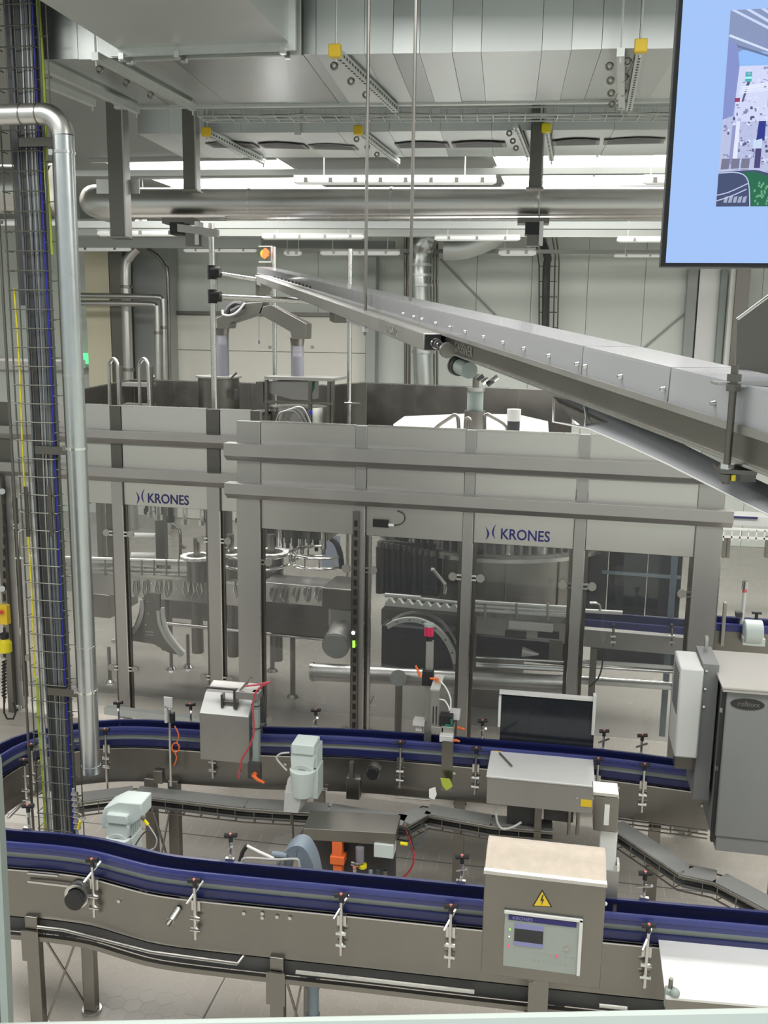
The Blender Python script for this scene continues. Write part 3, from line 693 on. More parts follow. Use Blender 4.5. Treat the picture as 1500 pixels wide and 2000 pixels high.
# ================================================================== FILLING MACHINE ENCLOSURES
LB, RB = PL(8.90, -.06), PL(8.01, -.06)
def clamp_disc(t, p, s):
    """round glass clamp: grey disc on a small steel block"""
    k = obj('glass_clamp', B().cyl(p + V((-s * .075, -.03, 0)), p + V((-s * .075, -.012, 0)), .036, 16), 'steel_satin', t)
    obj('clamp_block', B().cb(p + V((-s * .02, -.02, .018)), .04, .025, .016).cb(p + V((-s * .02, -.02, -.018)), .04, .025, .016), 'chrome', k)
def enclosure(name, label, PLN, xref, zy, posts, u_end, ledge_ext, glass_y, zfoot):
    """zy: pixel rows at xref: top, ledge1 wall line, ledge1 lip top, lip bottom, row 2 bottom .., door head bottom"""
    t = thing(name, label, 'machine'); Z_ = [PLN.z(xref, y, -ledge_ext if 0 < i < 7 else 0) for i, y in enumerate(zy)]
    zt, l1, l1b, l1c, l2, l2b, l2c, dh = Z_
    pu = [(PLN.u(a, yy), PLN.u(b, yy)) for a, b, yy in posts]
    for (a, c) in pu:
        w_ = c - a
        b = B(); PLN.box(b, a, c, .06, l2c + .02, -.035, .06); o = obj('post', b, 'steel_post', t, bev=.004)
        b = B(); PLN.box(b, c - .004, c + .006, .16, dh if w_ < .35 else l2b, -.036, -.02); obj('edge_strip', b, 'steel_bright', t)
        if w_ < .35:
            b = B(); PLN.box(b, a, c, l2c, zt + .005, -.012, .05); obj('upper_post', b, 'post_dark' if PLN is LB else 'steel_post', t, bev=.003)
        else:
            b = B(); PLN.box(b, a, c, l2c, zt + .005, -.02, .05); obj('upper_post', b, 'steel_panel', t, bev=.003)
        b = B(); c_ = PLN.P((a + c) / 2, 0, .02); b.cyl(c_, c_ + V((0, 0, .02)), .06, 16).cyl(c_ + V((0, 0, .02)), c_ + V((0, 0, .08)), .018, 10); obj('foot', b, 'chrome', t)
    for i in range(len(pu) - 1):
        a, c = pu[i][1], pu[i + 1][0]
        for z0, z1 in ((l1c - .02, zt), (l2c - .02, l1b)):
            b = B(); PLN.box(b, a + .004, c - .004, z0, z1, 0, .02); obj('cladding_panel', b, 'steel_panel', t, bev=.002)
        b = B(); PLN.box(b, a + .004, c - .004, zt, zt + .012, -.006, .03); obj('top_edge', b, 'steel_bright', t)
        # door: head panel, two stiles, glass pane, bottom rail
        b = B(); PLN.box(b, a + .004, c - .004, dh, l2b, -.005, .02); hd = obj('door_head', b, 'steel_panel', t, bev=.004)
        for s0, s1 in ((a + .004, a + .032), (c - .032, c - .004)):
            b = B(); PLN.box(b, s0, s1, zfoot, dh, -.004, .02); obj('door_stile', b, 'steel_dark', t)
        b = B(); PLN.box(b, a + .03, c - .03, zfoot, dh, .004, .010); obj('glass_pane', b, 'door_glass', t)
        zc_ = dh - .30
        for s0, sg in ((a, -1), (c, 1)):
            for zz in (zc_, zfoot + .46): clamp_disc(t, PLN.P(s0, zz, -.01), sg)
    # two drip ledges
    ua, ub = u_end
    for zl, zm, zn in ((l1, l1b, l1c), (l2, l2b, l2c)):
        prof = [PLN.P(ua, zl, 0), PLN.P(ua, zl, -ledge_ext), PLN.P(ua, zm, -ledge_ext), PLN.P(ua, zn, -ledge_ext * .45), PLN.P(ua, zn, 0)]
        obj('drip_ledge', B().prism(prof, PLN.e * (ub - ua)), 'steel_post', t, bev=.003)
    return t, pu, Z_
# left block -------------------------------------------------------
uL = lambda x, y=950: LB.u(x, y)
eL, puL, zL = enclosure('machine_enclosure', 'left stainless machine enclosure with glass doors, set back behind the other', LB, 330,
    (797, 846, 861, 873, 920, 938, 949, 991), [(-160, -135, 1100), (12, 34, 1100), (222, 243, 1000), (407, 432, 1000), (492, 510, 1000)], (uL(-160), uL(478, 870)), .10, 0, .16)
eR, puR, zR = enclosure('machine_enclosure', 'right stainless machine enclosure with glass doors in front', RB, 1020,
    (845, 892, 918, 930, 976, 998, 1010, 1066), [(465, 510, 1000), (694, 715, 1000), (906, 926, 1000), (1124, 1146, 1000), (1354, 1406, 1100)], (RB.u(437, 920, -.12), RB.u(1433, 1015, -.12)), .12, 0, .16)
# lettering on the door heads
def logo(PLN, t, mx0, my0, mx1, my1, tx0, ty0, tx1, ty1, col):
    off = -.0075; ex, ez = PLN.e, V((0, 0, 1))
    h = PLN.z(tx0, ty0, off) - PLN.z(tx0, ty1, off); wd = PLN.u(tx1, ty0, off) - PLN.u(tx0, ty0, off)
    o_ = PLN.P(PLN.u(tx0, ty1, off), PLN.z(tx0, ty1, off), off)
    b = text_mesh('KRONES', 1.0, V((0, 0, 0)), V((1, 0, 0)), V((0, 0, 1)), .001, .014)
    xs_ = [v[0] for v in b.v]; zs_ = [v[2] for v in b.v]; sx, sz = wd / (max(xs_) - min(xs_)), h / (max(zs_) - min(zs_))
    b.v = [tuple(o_ + ex * ((v[0] - min(xs_)) * sx) + ez * ((v[2] - min(zs_)) * sz) + PLN.n * v[1]) for v in b.v]
    obj('lettering', b, col, t, label='dark blue maker lettering')
    U = lambda f: PLN.u(mx0, my0, off) + f * (PLN.u(mx1, my0, off) - PLN.u(mx0, my0, off))
    Zf = lambda f: PLN.z(mx0, my1, off) + f * (PLN.z(mx0, my0, off) - PLN.z(mx0, my1, off))
    left = [(.0, .80), (.28, .58), (.40, .40), (.30, .20), (.04, .0), (.17, .22), (.20, .40), (.15, .58)]
    right = [(1., 1.), (.72, .76), (.60, .52), (.66, .34), (.92, .10), (.80, .34), (.76, .52), (.83, .76)]
    for poly in (left, right):
        obj('emblem', B().prism([PLN.P(U(a), Zf(c), off) for a, c in poly], PLN.n * .002), col, t, label='dark blue curved emblem mark')
logo(LB, eL, 265, 953, 282, 985, 289, 963, 369, 982, 'blue_print')
logo(RB, eR, 948, 1021, 970, 1056, 978, 1032, 1074, 1053, 'blue_print')
# small safety switch on the right enclosure
t = thing('door_switch', 'small black safety switch with cable on the door head', 'switch')
b = B(); RB.pbox(b, 728, 1015, 758, 1030, -.03, -.006); obj('body', b, 'black', t)
b = B(); RB.pbox(b, 758, 1023, 769, 1028, -.025, -.01); obj('plug', b, 'white_plastic', t)
obj('cable', B().tube(smooth_path([RB.at(x, y, -.02) for x, y in ((769, 1026), (782, 1024), (790, 1015), (788, 1004), (776, 998))], 4), .004, 6), 'black', t)
solo('floor_curb', (lambda b_: (PL(8.55, -.06).pbox(b_, 203, 1394, 400, 1407, 0, .08), b_)[1])(B()), 'white_paint', 'white curb strip at the foot of the left machine', 'curb')
# perforated upright strip and bright edge rails between the middle doors
t = thing('slotted_upright', 'slotted steel upright with status lights beside the middle door', 'upright')
za, zb_ = RB.z(695, 1425), RB.z(695, 996)
b = B(); RB.box(b, RB.u(687, 1200, -.06), RB.u(699, 1200, -.06), za - .5, zb_, -.06, -.05); obj('strip', b, 'steel', t)
hb = B(); zz = za - .4
while zz < zb_ - .08:
    RB.box(hb, RB.u(690, 1200, -.06), RB.u(696.5, 1200, -.06), zz, zz + .055, -.062, -.058); zz += .088
obj('slot_row', hb, 'black', t)['kind'] = 'stuff'
p = RB.at(690, 1236, -.08); obj('lamp', B().ball(p, .018), 'led_white', t)
p = RB.at(691, 1258, -.08); obj('indicator', B().cb(p, .022, .02, .06), 'led_green', t)
b = B(); RB.box(b, RB.u(719, 1200, -.03), RB.u(724, 1200, -.03), za - .5, RB.z(720, 1045), -.04, -.02); solo('door_edge_rail', b, 'steel_bright', 'bright upright edge rail right of the slotted upright', 'rail')
# back walls of the machine (inner faces, seen over the front)
def backwall(pts, ztop, label, zlow=1.9):
    t = thing('enclosure_wall', label, 'machine wall', 'dark rear cladding of the machine')
    for (a, c, k) in pts:
        a, c = V(a), V(c); d = (c - a) / k; nrm = V((-d.y, d.x, 0)).normalized() * .02
        for i in range(k): obj('wall_panel', B().ob(a + d * i + d * .004 + V((0, 0, zlow)), d * .992, nrm, V((0, 0, ztop - zlow))), 'steel_dark', t)
        obj('top_rim', B().ob(a + V((0, 0, ztop)), c - a, nrm * 1.6, V((0, 0, .015))), 'steel_bright', t)
pa, pb, pc = aZ(150, 764, 3.37), aZ(262, 742, 3.37), aZ(345, 745, 3.37)
pd_, pe_, pf_, pg_ = aZ(648, 754, 3.37), aZ(716, 747, 3.37), aZ(716, 749, 3.37), aZ(1120, 764, 3.37)
fl = lambda p: (p.x, p.y, 0)
backwall([(fl(pa), fl(pb), 3)], 3.37, 'dark rear wall of the machine at far left, running back at an angle')
backwall([(fl(pb), fl(pd_), 5)], 3.37, 'dark rear wall of the machine below the white door')
backwall([(fl(pd_), fl(pe_), 3)], 3.37, 'short angled dark rear wall with white scratches')
backwall([(fl(pf_), fl(pg_), 4)], 3.37, 'dark rear wall of the machine on the right behind the white cover')
p = aZ(690, 787, 3.2); solo('grab_bar', B().cyl(p + V((-.1, -.08, 0)), p + V((.12, -.1, 0)), .014, 8), 'chrome', 'short chrome bar on the angled rear machine wall', 'grab bar')
# far left box on the machine
b = B(); LB.pbox(b, -60, 705, 95, 722, 2.5, 3.4); solo('supply_trunk', b, 'steel_satin', 'pale horizontal trunk at far left behind the cable tower', 'duct')
# ladder with looped handles
t = thing('roof_ladder', 'steel ladder with looped handrails on the left machine roof', 'ladder')
LP2 = PL(10.2, -.06)
for x in (215, 274):
    P_ = [(x, 800), (x - 2, 720), (x + 1, 706), (x + 7, 701), (x + 13, 707), (x + 15, 722), (x + 18, 800)]
    obj('handrail', B().tube(smooth_path([LP2.at(a, c) for a, c in P_], 3), .020, 8), 'steel_bright', t)
    b = B(); LP2.pbox(b, x + 17, 716, x + 23, 805, .0, .05); obj('side_rail', b, 'steel', t)
for y in (748, 790):
    b = B(); LP2.pbox(b, 232, y, 288, y + 7, 0, .22); obj('tread', b, 'steel_bright', t)
for x in (238, 298):
    obj('knob', B().ball(LP2.at(x, 736, .1), .03), 'chrome', t)
# cap hoppers and chutes over the cappers
HP = PL(11.6, -.06)
t = thing('cap_bowl', 'round dark steel cap bowl under the left drop tube', 'hopper')
c_ = HP.at(428, 800); zt_ = HP.z(428, 737)
obj('bowl', B().cyl(V((c_.x, c_.y, 2.92)), V((c_.x, c_.y, zt_)), .26, 28), 'steel_warm', t)
obj('rim', B().ring(V((c_.x, c_.y, zt_)), V((c_.x, c_.y, zt_ + .02)), .29, .10), 'steel_satin', t)
obj('latch', B().cb(HP.at(461, 770, -.22), .04, .05, .12), 'dark', t); obj('toggle', B().cyl(HP.at(452, 738, -.2), HP.at(462, 728, -.2), .012), 'dark', t)
t = thing('cap_sorter', 'open frame cap sorter with drum above the middle machine wall', 'sorter')
b = B(); HP.pbox(b, 516, 737, 650, 743, -.3, .3); obj('top_plate', b, 'steel_satin', t)
for x in (519, 604, 641, 648):
    b = B(); HP.pbox(b, x - 2, 742, x + 3, 830, -.28, -.22); obj('upright', b, 'steel', t)
b = B(); HP.pbox(b, 516, 785, 650, 789, -.3, -.22); obj('cross_bar', b, 'steel', t)
obj('chute_box', B().prism([HP.at(x, y, -.2) for x, y in ((522, 745), (603, 745), (603, 782), (570, 780), (522, 767))], HP.n * .4), 'steel_satin', t)
obj('green_guide', B().prism([HP.at(x, y, -.15) for x, y in ((605, 745), (614, 745), (613, 758), (609, 768), (605, 768))], HP.n * .03), 'green_part', t)
c_ = HP.at(583, 820, .1); obj('drum', B().cyl(V((c_.x, c_.y, 2.7)), V((c_.x, c_.y, HP.z(583, 793, .1))), .36, 32), 'steel_bright', t)
for k in range(3):
    P_ = [HP.at(540 + k * 8, 822, -.3), HP.at(548 + k * 10, 806 - k * 3, -.34), HP.at(575 + k * 8, 803 - k * 3, -.34), HP.at(592 + k * 7, 826, -.3)]
    obj('hose', B().tube(smooth_path(P_, 4), .012, 6), 'cable_light', t)
obj('blue_cap', B().cyl(HP.at(607, 802, -.35), HP.at(607, 809, -.35), .02, 10), 'blue_cable', t)
b = B(); HP.pbox(b, 500, 746, 514, 786, -.2, .1); obj('side_box', b, 'steel_dark', t)
b = B(); HP.pbox(b, 480, 805, 512, 812, -.3, .1); obj('lower_shelf', b, 'steel_bright', t)
# drop tubes and roof shaped chute
def tubecap(x0, x1, ya, ym, yb_, label, hood):
    t = thing('cap_drop_tube', label, 'tube', 'clear cap drop tubes'); r = (HP.u(x1, yb_) - HP.u(x0, yb_)) / 2; xm = (x0 + x1) / 2
    a, m_, z = HP.at(xm, ya), HP.at(xm, ym), HP.at(xm + 1, yb_)
    obj('clear_tube', B().cyl(V((z.x, z.y, z.z)), V((z.x, z.y, a.z)), r, 20), 'tube_clear', t)
    obj('cap_column', B().cyl(V((z.x, z.y, z.z)), V((z.x, z.y, m_.z)), r * .93, 20), 'blue_grey', t)
    obj('funnel', B().cyl(V((z.x, z.y, a.z - .01)), V((z.x, z.y, a.z + .10)), r * .95, 20, r * 1.15), 'steel', t)
    obj('funnel_flange', B().cb(V((z.x, z.y, a.z + .10)), r * 2.9, r * 2.5, .012), 'steel_bright', t)
    return t
tubecap(423, 446, 655, 673, 735, 'left clear drop tube filled with dark caps', 0)
tubecap(568, 592, 675, 697, 740, 'right clear drop tube filled with dark caps', 0)
t = thing('cap_chute', 'roof shaped steel cap chute feeding two drop tubes', 'chute')
obj('right_leg', B().prism([HP.at(x, y, -.11) for x, y in ((514, 598), (530, 596), (598, 632), (597, 662), (570, 662), (567, 648), (508, 614))], HP.n * .22), 'steel_warm', t, bev=.004)
obj('left_leg', B().prism([HP.at(x, y, -.11) for x, y in ((514, 590), (480, 592), (422, 622), (424, 642), (447, 641), (449, 631), (506, 612))], HP.n * .22), 'steel_warm', t, bev=.004)
obj('cable_clump', B().tube(smooth_path([HP.at(x, y, -.15) for x, y in ((440, 612), (450, 598), (462, 592), (472, 596), (460, 604), (452, 608))], 3), .035, 7), 'dark', t)
obj('white_hose', B().tube(smooth_path([HP.at(x, y, -.2) for x, y in ((435, 605), (436, 614), (450, 616), (465, 608), (478, 592))], 4), .014, 7), 'white_plastic', t)
obj('pull_cord', B().cyl(HP.at(506, 615, -.12), HP.at(506, 665, -.12), .004, 5).cyl(HP.at(506, 665, -.12), HP.at(506, 672, -.12), .012, 8), 'grey_cable', t)
# clamp poles
def pole(x0, ya, x1, yb_, Y, r, label, z0=None):
    p = PL(Y, -.06); t = thing('clamp_pole', label, 'pole', 'upright steel poles above the machine'); c = p.at(x1, yb_); zt = p.z(x0, ya)
    obj('pole', B().cyl(V((c.x, c.y, c.z if z0 is None else z0)), V((c.x, c.y, zt)), r, 14), 'steel_bright', t); return t, V((c.x, c.y, 0)), p
t, c, p = pole(413, 436, 419, 805, 9.72, .030, 'tall steel clamp pole rising from the left enclosure', PL(9.75, -.06).z(416, 1122))
for y in (532, 579):
    z = p.z(416, y); obj('clamp', B().cyl(V((c.x, c.y, z - .07)), V((c.x, c.y, z + .07)), .05, 12).cyl(V((c.x, c.y - .02, z)), V((c.x + .10, c.y - .02, z)), .055, 12), 'rubber', t)
z1, z2 = p.z(416, 534), p.z(416, 580)
obj('cross_tube', B().cyl(V((c.x + .05, c.y, z1)), p.at(500, 546), .022, 10), 'chrome', t)
obj('cross_tube', B().cyl(V((c.x + .05, c.y, z2)), p.at(640, 590), .030, 12), 'steel_bright', t)
pole(537, 482, 537, 760, 12.6, .028, 'slim steel pole behind the cap chute', 0)
pole(684, 486, 682, 760, 12.6, .030, 'slim steel pole behind the inclined conveyor', 0)
p = PL(12.6, -.06)
# orange main switch at the far end of the conveyor
t = thing('main_switch', 'orange rotary switch in a steel frame at the conveyor far end', 'switch')
b = B(); p.pbox(b, 505, 480, 532, 482, 0, .05); p.pbox(b, 529, 482, 532, 513, 0, .05); p.pbox(b, 505, 510, 532, 513, 0, .05); obj('frame', b, 'steel_satin', t)
obj('knob', B().prism([p.at(x, y, -.05) for x, y in ((514, 487), (518, 484), (525, 492), (524, 500), (517, 506), (511, 500))], p.n * .06), 'orange', t)
obj('base', B().cyl(p.at(517, 496, 0), p.at(517, 496, .05), .06, 12), 'yellow', t)
# white cover table, stack and bent pipes behind the right wall
t = thing('carousel_cover', 'large white octagonal cover sheet inside the right machine', 'cover')
pts = [aZ(x, y, 3.05) for x, y in ((768, 832), (790, 816), (905, 811), (1010, 812), (1070, 826), (1076, 912), (800, 905))]
obj('sheet', B().prism(pts, (0, 0, .02)), 'sheet_white', t)
obj('support', B().cyl(aZ(930, 818, 3.05) - V((0, 0, .16)), aZ(930, 818, 3.05), .3, 20), 'steel_dark', t)
t = thing('central_column', 'grey central column stack of the right carousel', 'column')
cc = PL(10.2, -.06)
c_ = cc.at(927, 820)
obj('column', B().cyl(V((c_.x, c_.y, 2.2)), V((c_.x, c_.y, cc.z(927, 760))), .085, 20), 'grey_green', t)
obj('sleeve', B().cyl(V((c_.x, c_.y, 2.2)), V((c_.x, c_.y, cc.z(927, 802))), .11, 20), 'steel', t)
obj('top_pipe', B().cyl(V((c_.x, c_.y, 3.4)), V((c_.x, c_.y, cc.z(927, 730))), .035, 12), 'steel', t)
obj('flange', B().cyl(V((c_.x, c_.y, cc.z(927, 760) - .02)), V((c_.x, c_.y, cc.z(927, 757))), .10, 20), 'steel_bright', t)
for pts, lab in (([(850, 838), (880, 815), (889, 811), (894, 816), (896, 838)], 'left of the column'), ([(946, 838), (946, 815), (951, 810), (958, 812), (990, 834)], 'right of the column'), ([(909, 838), (910, 822), (914, 817), (918, 822), (919, 838)], 'in front of the column')):
    q = PL(9.6, -.06); G_ = [q.at(x, y) for x, y in pts]; G_ = [V((G_[0].x, G_[0].y, 3.07))] + G_ + [V((G_[-1].x, G_[-1].y, 3.07))]; solo('bent_rail', B().tube(smooth_path(G_, 4), .020, 8), 'steel_warm', 'bent steel grab rail ' + lab, 'rail')
t = thing('servo_motor', 'small motor with white lid behind the right enclosure top', 'motor'); q = PL(9.3, -.06)
c_ = q.at(1003, 830); obj('motor_body', B().cyl(V((c_.x, c_.y, 3.06)), V((c_.x, c_.y, q.z(1003, 822))), .06, 14), 'dark', t)
obj('lid', B().cyl(V((c_.x, c_.y, q.z(1003, 822))), V((c_.x, c_.y, q.z(1003, 799))), .066, 16), 'white_plastic', t)
obj('flange', B().cb(V((c_.x, c_.y, 3.085)), .18, .15, .03), 'steel', t)
t = thing('pipe_fitting', 'cluster of chrome fittings under the inclined conveyor', 'fitting'); q = PL(9.9, -.06)
for k, (x, y) in enumerate(((938, 738), (948, 744), (958, 748), (966, 740))): obj('fitting', B().cyl(q.at(x - 6, y + 4), q.at(x + 6, y - 5), .025, 8), 'chrome' if k % 2 else 'dark', t)

# ------------------------------------------------------------------ machinery behind the left glass doors
IL = PL(9.75, -.06)
t = thing('bottle_conveyor', 'bottle transport table with guide rails behind the left glass doors', 'conveyor')
b = B(); IL.pbox(b, 60, 1128, 505, 1168, 0, .28); obj('table_body', b, 'steel_panel', t, bev=.004)
b = B(); IL.pbox(b, 60, 1122, 505, 1128, -.02, .3); obj('table_top', b, 'steel_bright', t)
for y, r_ in ((1092, .020), (1098, .016), (1110, .016), (1118, .014)):
    obj('guide_rail', B().cyl(IL.at(60, y - 5, -.03), IL.at(520, y + 10, -.03), r_, 8), 'white_plastic' if y < 1099 else 'steel_bright', t)
for i in range(12):
    x = 205 + i * 24; obj('rail_post', B().cyl(IL.at(x, 1124, -.045), IL.at(x, 1093, -.045), .009, 6), 'steel_satin', t)
for i, x in enumerate((262, 281, 306, 324, 361, 372, 388, 460)):
    q0 = IL.at(x, 1134, -.03); obj('hanging_clip', B().tube([q0, q0 + V((-.02, 0, -.10)), q0 + V((.01, 0, -.20)), q0 + V((.04, 0, -.12)), q0 + V((.03, 0, 0))], .010, 6), 'chrome', t)
for x, y in ((250, 1135), (296, 1140), (345, 1150), (395, 1155)): obj('bolt', B().ball(IL.at(x, y, -.003), .012, 8), 'chrome', t)
for x, ya in ((335, 1305), (368, 1302), (215, 1330)):
    q0 = aZ(x, ya, 0); k = obj('foot', B().cyl(q0, q0 + V((0, 0, .03)), .075, 18, .05), 'chrome', t); obj('foot_stem', B().cyl(q0 + V((0, 0, .03)), q0 + V((0, 0, .42)), .022, 10), 'steel', k)
for x in (325, 385, 455, 490, 540):
    q0 = IL.at(x, 1200, .35); b = B().cyl(V((q0.x, q0.y, .42)), V((q0.x, q0.y, 1.45)), .07, 14); obj('leg', b, 'steel', t)
obj('lower_pipe', B().cyl(IL.at(300, 1215, -.05), IL.at(700, 1255, -.05), .022, 10), 'chrome', t)
b = B(); IL.pbox(b, 330, 1170, 520, 1215, .3, .9); obj('base_frame', b, 'steel_dark', t)
# exchange part: dark plate with white curved guides
t = thing('guide_plate', 'dark triangular format plate with curved white guide edges', 'format part')
G = PL(9.05, -.06)
poly = [(290, 1158), (312, 1160), (312, 1190), (318, 1225), (330, 1255), (352, 1277), (356, 1281), (330, 1275), (300, 1258), (262, 1252), (235, 1256), (216, 1254), (240, 1240), (262, 1222), (272, 1195), (274, 1172)]
obj('plate', B().prism([G.at(x, y) for x, y in poly], G.n * .03), 'steel_dark', t)
def ribbon(pl, pts, wpx, off, th, mat_, t_, nm):
    pts = [V((x, y, 0)) for x, y in pts]; pts = smooth_path(pts, 4); L_, R_ = [], []
    for i, p_ in enumerate(pts):
        d = (pts[min(i + 1, len(pts) - 1)] - pts[max(i - 1, 0)]).normalized(); nn = V((-d.y, d.x, 0)) * wpx / 2
        L_.append(p_ + nn); R_.append(p_ - nn)
    b = B(); n_ = len(pts); vs = []
    for o_ in (off, off + th):
        for g in (L_, R_): vs += [pl.at(q_.x, q_.y, o_) if o_ == off else pl.at(q_.x, q_.y, off) + pl.n * th for q_ in g]
    fs = []
    for i in range(n_ - 1):
        for a_, c_2 in ((0, 1), (1, 3), (3, 2), (2, 0)):
            fs.append((a_ * n_ + i, c_2 * n_ + i, c_2 * n_ + i + 1, a_ * n_ + i + 1))
    fs += [(0, 2 * n_, 3 * n_, n_), (n_ - 1, 2 * n_ - 1, 4 * n_ - 1, 3 * n_ - 1)]
    b.add(vs, fs); return obj(nm, b, mat_, t_)
ribbon(G, [(276, 1172), (277, 1195), (268, 1222), (250, 1243), (218, 1254)], 7, -.02, .04, 'white_plastic', t, 'guide_edge')
ribbon(G, [(308, 1193), (311, 1218), (323, 1245), (340, 1266), (354, 1282)], 6, -.02, .04, 'white_plastic', t, 'guide_edge')
ribbon(G, [(316, 1188), (318, 1212), (328, 1238), (345, 1262), (358, 1276)], 5, -.02, .04, 'white_plastic', t, 'guide_edge')
for x, y in ((290, 1175), (291, 1198), (285, 1220)): obj('bolt', B().ball(G.at(x, y, -.005), .012, 8), 'chrome', t)
for y in (1232, 1238): obj('slot', B().prism([G.at(x_, y_, -.003) for x_, y_ in ((283, y), (300, y + 1), (300, y + 4), (283, y + 3))], G.n * .004), 'cable_light', t)
# star wheels behind the left and middle doors
def star(c, r, z, teeth, label, mat_='white_plastic', hub='steel'):
    t = thing('star_wheel', label, 'star wheel', 'white star wheels of the filler'); n_ = teeth * 6; poly = []
    for k in range(n_):
        a = 2 * math.pi * k / n_; rr = r * (1 - .10 * (0.5 + .5 * math.cos(teeth * a)) ** 2); poly.append(V((c[0] + rr * math.cos(a), c[1] + rr * math.sin(a), z)))
    inner = [V((c[0] + r * .62 * math.cos(2 * math.pi * k / n_), c[1] + r * .62 * math.sin(2 * math.pi * k / n_), z)) for k in range(n_)]
    vs = poly + inner + [q + V((0, 0, .03)) for q in poly + inner]; fs = []
    for k in range(n_):
        j = (k + 1) % n_
        fs += [(k, n_ + k, n_ + j, j), (2 * n_ + k, 2 * n_ + j, 3 * n_ + j, 3 * n_ + k), (k, j, 2 * n_ + j, 2 * n_ + k), (n_ + k, 3 * n_ + k, 3 * n_ + j, n_ + j)]
    obj('toothed_ring', B().add(vs, fs), mat_, t)
    obj('hub', B().cyl(V((c[0], c[1], z - .25)), V((c[0], c[1], z + .02)), r * .63, 24).cyl(V((c[0], c[1], z)), V((c[0], c[1], z + .22)), r * .2, 14), hub, t)
for (x, y, r_, lab) in ((450, 1082, .21, 'white star wheel half hidden by the wide corner post'), (530, 1082, .21, 'white star wheel seen in the middle door'), (385, 1090, .18, 'white star wheel right of the thin post behind the left doors')):
    q0 = aZ(x, y, 1.75); star((q0.x, q0.y), r_, 1.75, 14, lab)
# filler valves carousel above (dark hanging valves)
t = thing('filler_carousel', 'dark filler carousel with hanging chrome valves behind the left doors', 'filler')
cq = PL(11.4, -.06); c_ = cq.at(430, 1030)
obj('ring', B().ring(V((c_.x, c_.y, 2.22)), V((c_.x, c_.y, 2.6)), .95, .70, 40), 'steel_dark', t)
for k in range(26):
    a = 2 * math.pi * k / 26; q0 = V((c_.x + .9 * math.cos(a), c_.y + .9 * math.sin(a), 0))
    obj('valve', B().cyl(q0 + V((0, 0, 1.92)), q0 + V((0, 0, 2.24)), .032, 8).cyl(q0 + V((0, 0, 1.86)), q0 + V((0, 0, 1.93)), .05, 8), 'chrome' if k % 3 else 'dark', t)
obj('shaft', B().cyl(V((c_.x, c_.y, 1.2)), V((c_.x, c_.y, 2.9)), .16, 18), 'steel_dark', t)
for x, w_, ya, yb_, m_, lab in ((312, 17, 990, 1085, 'steel_dark', 'dark upright square column behind the left glass door'), (215, 14, 995, 1085, 'steel_dark', 'dark upright column behind the downpipe in the left door'), (195, 10, 1000, 1120, 'steel', 'grey upright column nearest to the downpipe behind glass')):
    q = PL(11.0, -.06); b = B(); q.pbox(b, x - w_ / 2, ya - 60, x + w_ / 2, yb_ + 60, 0, .1); solo('inner_column', b, m_, lab, 'column')
for ya, lab in ((1047, 'upper'), (1085, 'lower')):
    q = PL(12.0, -.06); solo('white_roller', B().cyl(q.at(258, ya), q.at(305, ya + 1), .05, 12), 'white_plastic', 'white horizontal roller behind the left glass door, %s one' % lab, 'roller')
q = PL(11.2, -.06)
t = thing('spray_pipe', 'bent chrome spray pipe behind the left glass door', 'pipe')
obj('pipe_run', B().tube(smooth_path([q.at(x, y) for x, y in ((352, 1098), (352, 1042), (346, 1030), (335, 1020))], 4), .020, 8), 'chrome', t)
obj('nozzle', B().cyl(q.at(355, 1064), q.at(362, 1070), .03, 8), 'steel', t)
b = B(); q.pbox(b, 150, 1160, 214, 1205, -1.1, -.4); solo('inner_cabinet', b, 'steel', 'low steel cabinet behind the left door beside the downpipe', 'cabinet', bev=.006)

# ------------------------------------------------------------------ machinery behind the middle and right doors
IM = PL(8.75, -.06)
t = thing('gear_motor', 'large silver gear motor with round end facing the middle door', 'motor')
f0, f1 = IM.at(655, 1262, -.1), IM.at(676, 1222, .35)
obj('motor_barrel', B().cyl(f0, f1, .135, 32), 'steel_satin', t); obj('end_cap', B().cyl(f0 + (f0 - f1).normalized() * .012, f0, .125, 32), 'cabinet_light', t)
b = B(); IM.pbox(b, 640, 1188, 692, 1232, .25, .55); obj('gearbox', b, 'steel_satin', t, bev=.03)
b = B(); IM.pbox(b, 628, 1150, 690, 1190, .2, .7); obj('bracket', b, 'steel', t, bev=.01)
t = thing('transfer_table', 'steel transfer table behind the middle door', 'machine table')
b = B(); IM.pbox(b, 513, 1142, 640, 1180, .55, .9); obj('table_body', b, 'steel_panel', t, bev=.004)
b = B(); IM.pbox(b, 513, 1180, 650, 1240, .75, 1.2); obj('base', b, 'steel_dark', t)
for k in range(5): obj('hanging_clip', B().tube([IM.at(530 + k * 22, 1148, .52), IM.at(526 + k * 22, 1165, .52), IM.at(534 + k * 22, 1176, .52), IM.at(538 + k * 22, 1150, .52)], .010, 6), 'chrome', t)
for x, ya in ((532, 1310), (572, 1360)):
    q0 = aZ(x, ya, 0); obj('foot', B().cyl(q0, q0 + V((0, 0, .03)), .07, 16, .045).cyl(q0 + V((0, 0, .03)), q0 + V((0, 0, .9)), .03, 10), 'steel', t)
for c0, rr in (((500, 1098), .36), ((625, 1098), .30)):
    q0 = aZ(c0[0], c0[1], 1.72)
    for dz_ in (0, .11):
        P_ = [q0 + V((rr * math.cos(a), rr * math.sin(a), dz_)) for a in [math.pi * (.9 + 1.2 * k / 22) for k in range(23)]]
        if c0[0] > 600: P_ = [q0 + V((rr * math.cos(a), rr * math.sin(a), dz_)) for a in [math.pi * (.55 + 1.25 * k / 22) for k in range(23)]]
        obj('curved_rail', B().tube(P_, .016, 8), 'chrome', t)
    for k in range(0, 23, 3): obj('rail_post', B().cyl(P_[k] - V((0, 0, .13)), P_[k], .010, 6), 'chrome', t)
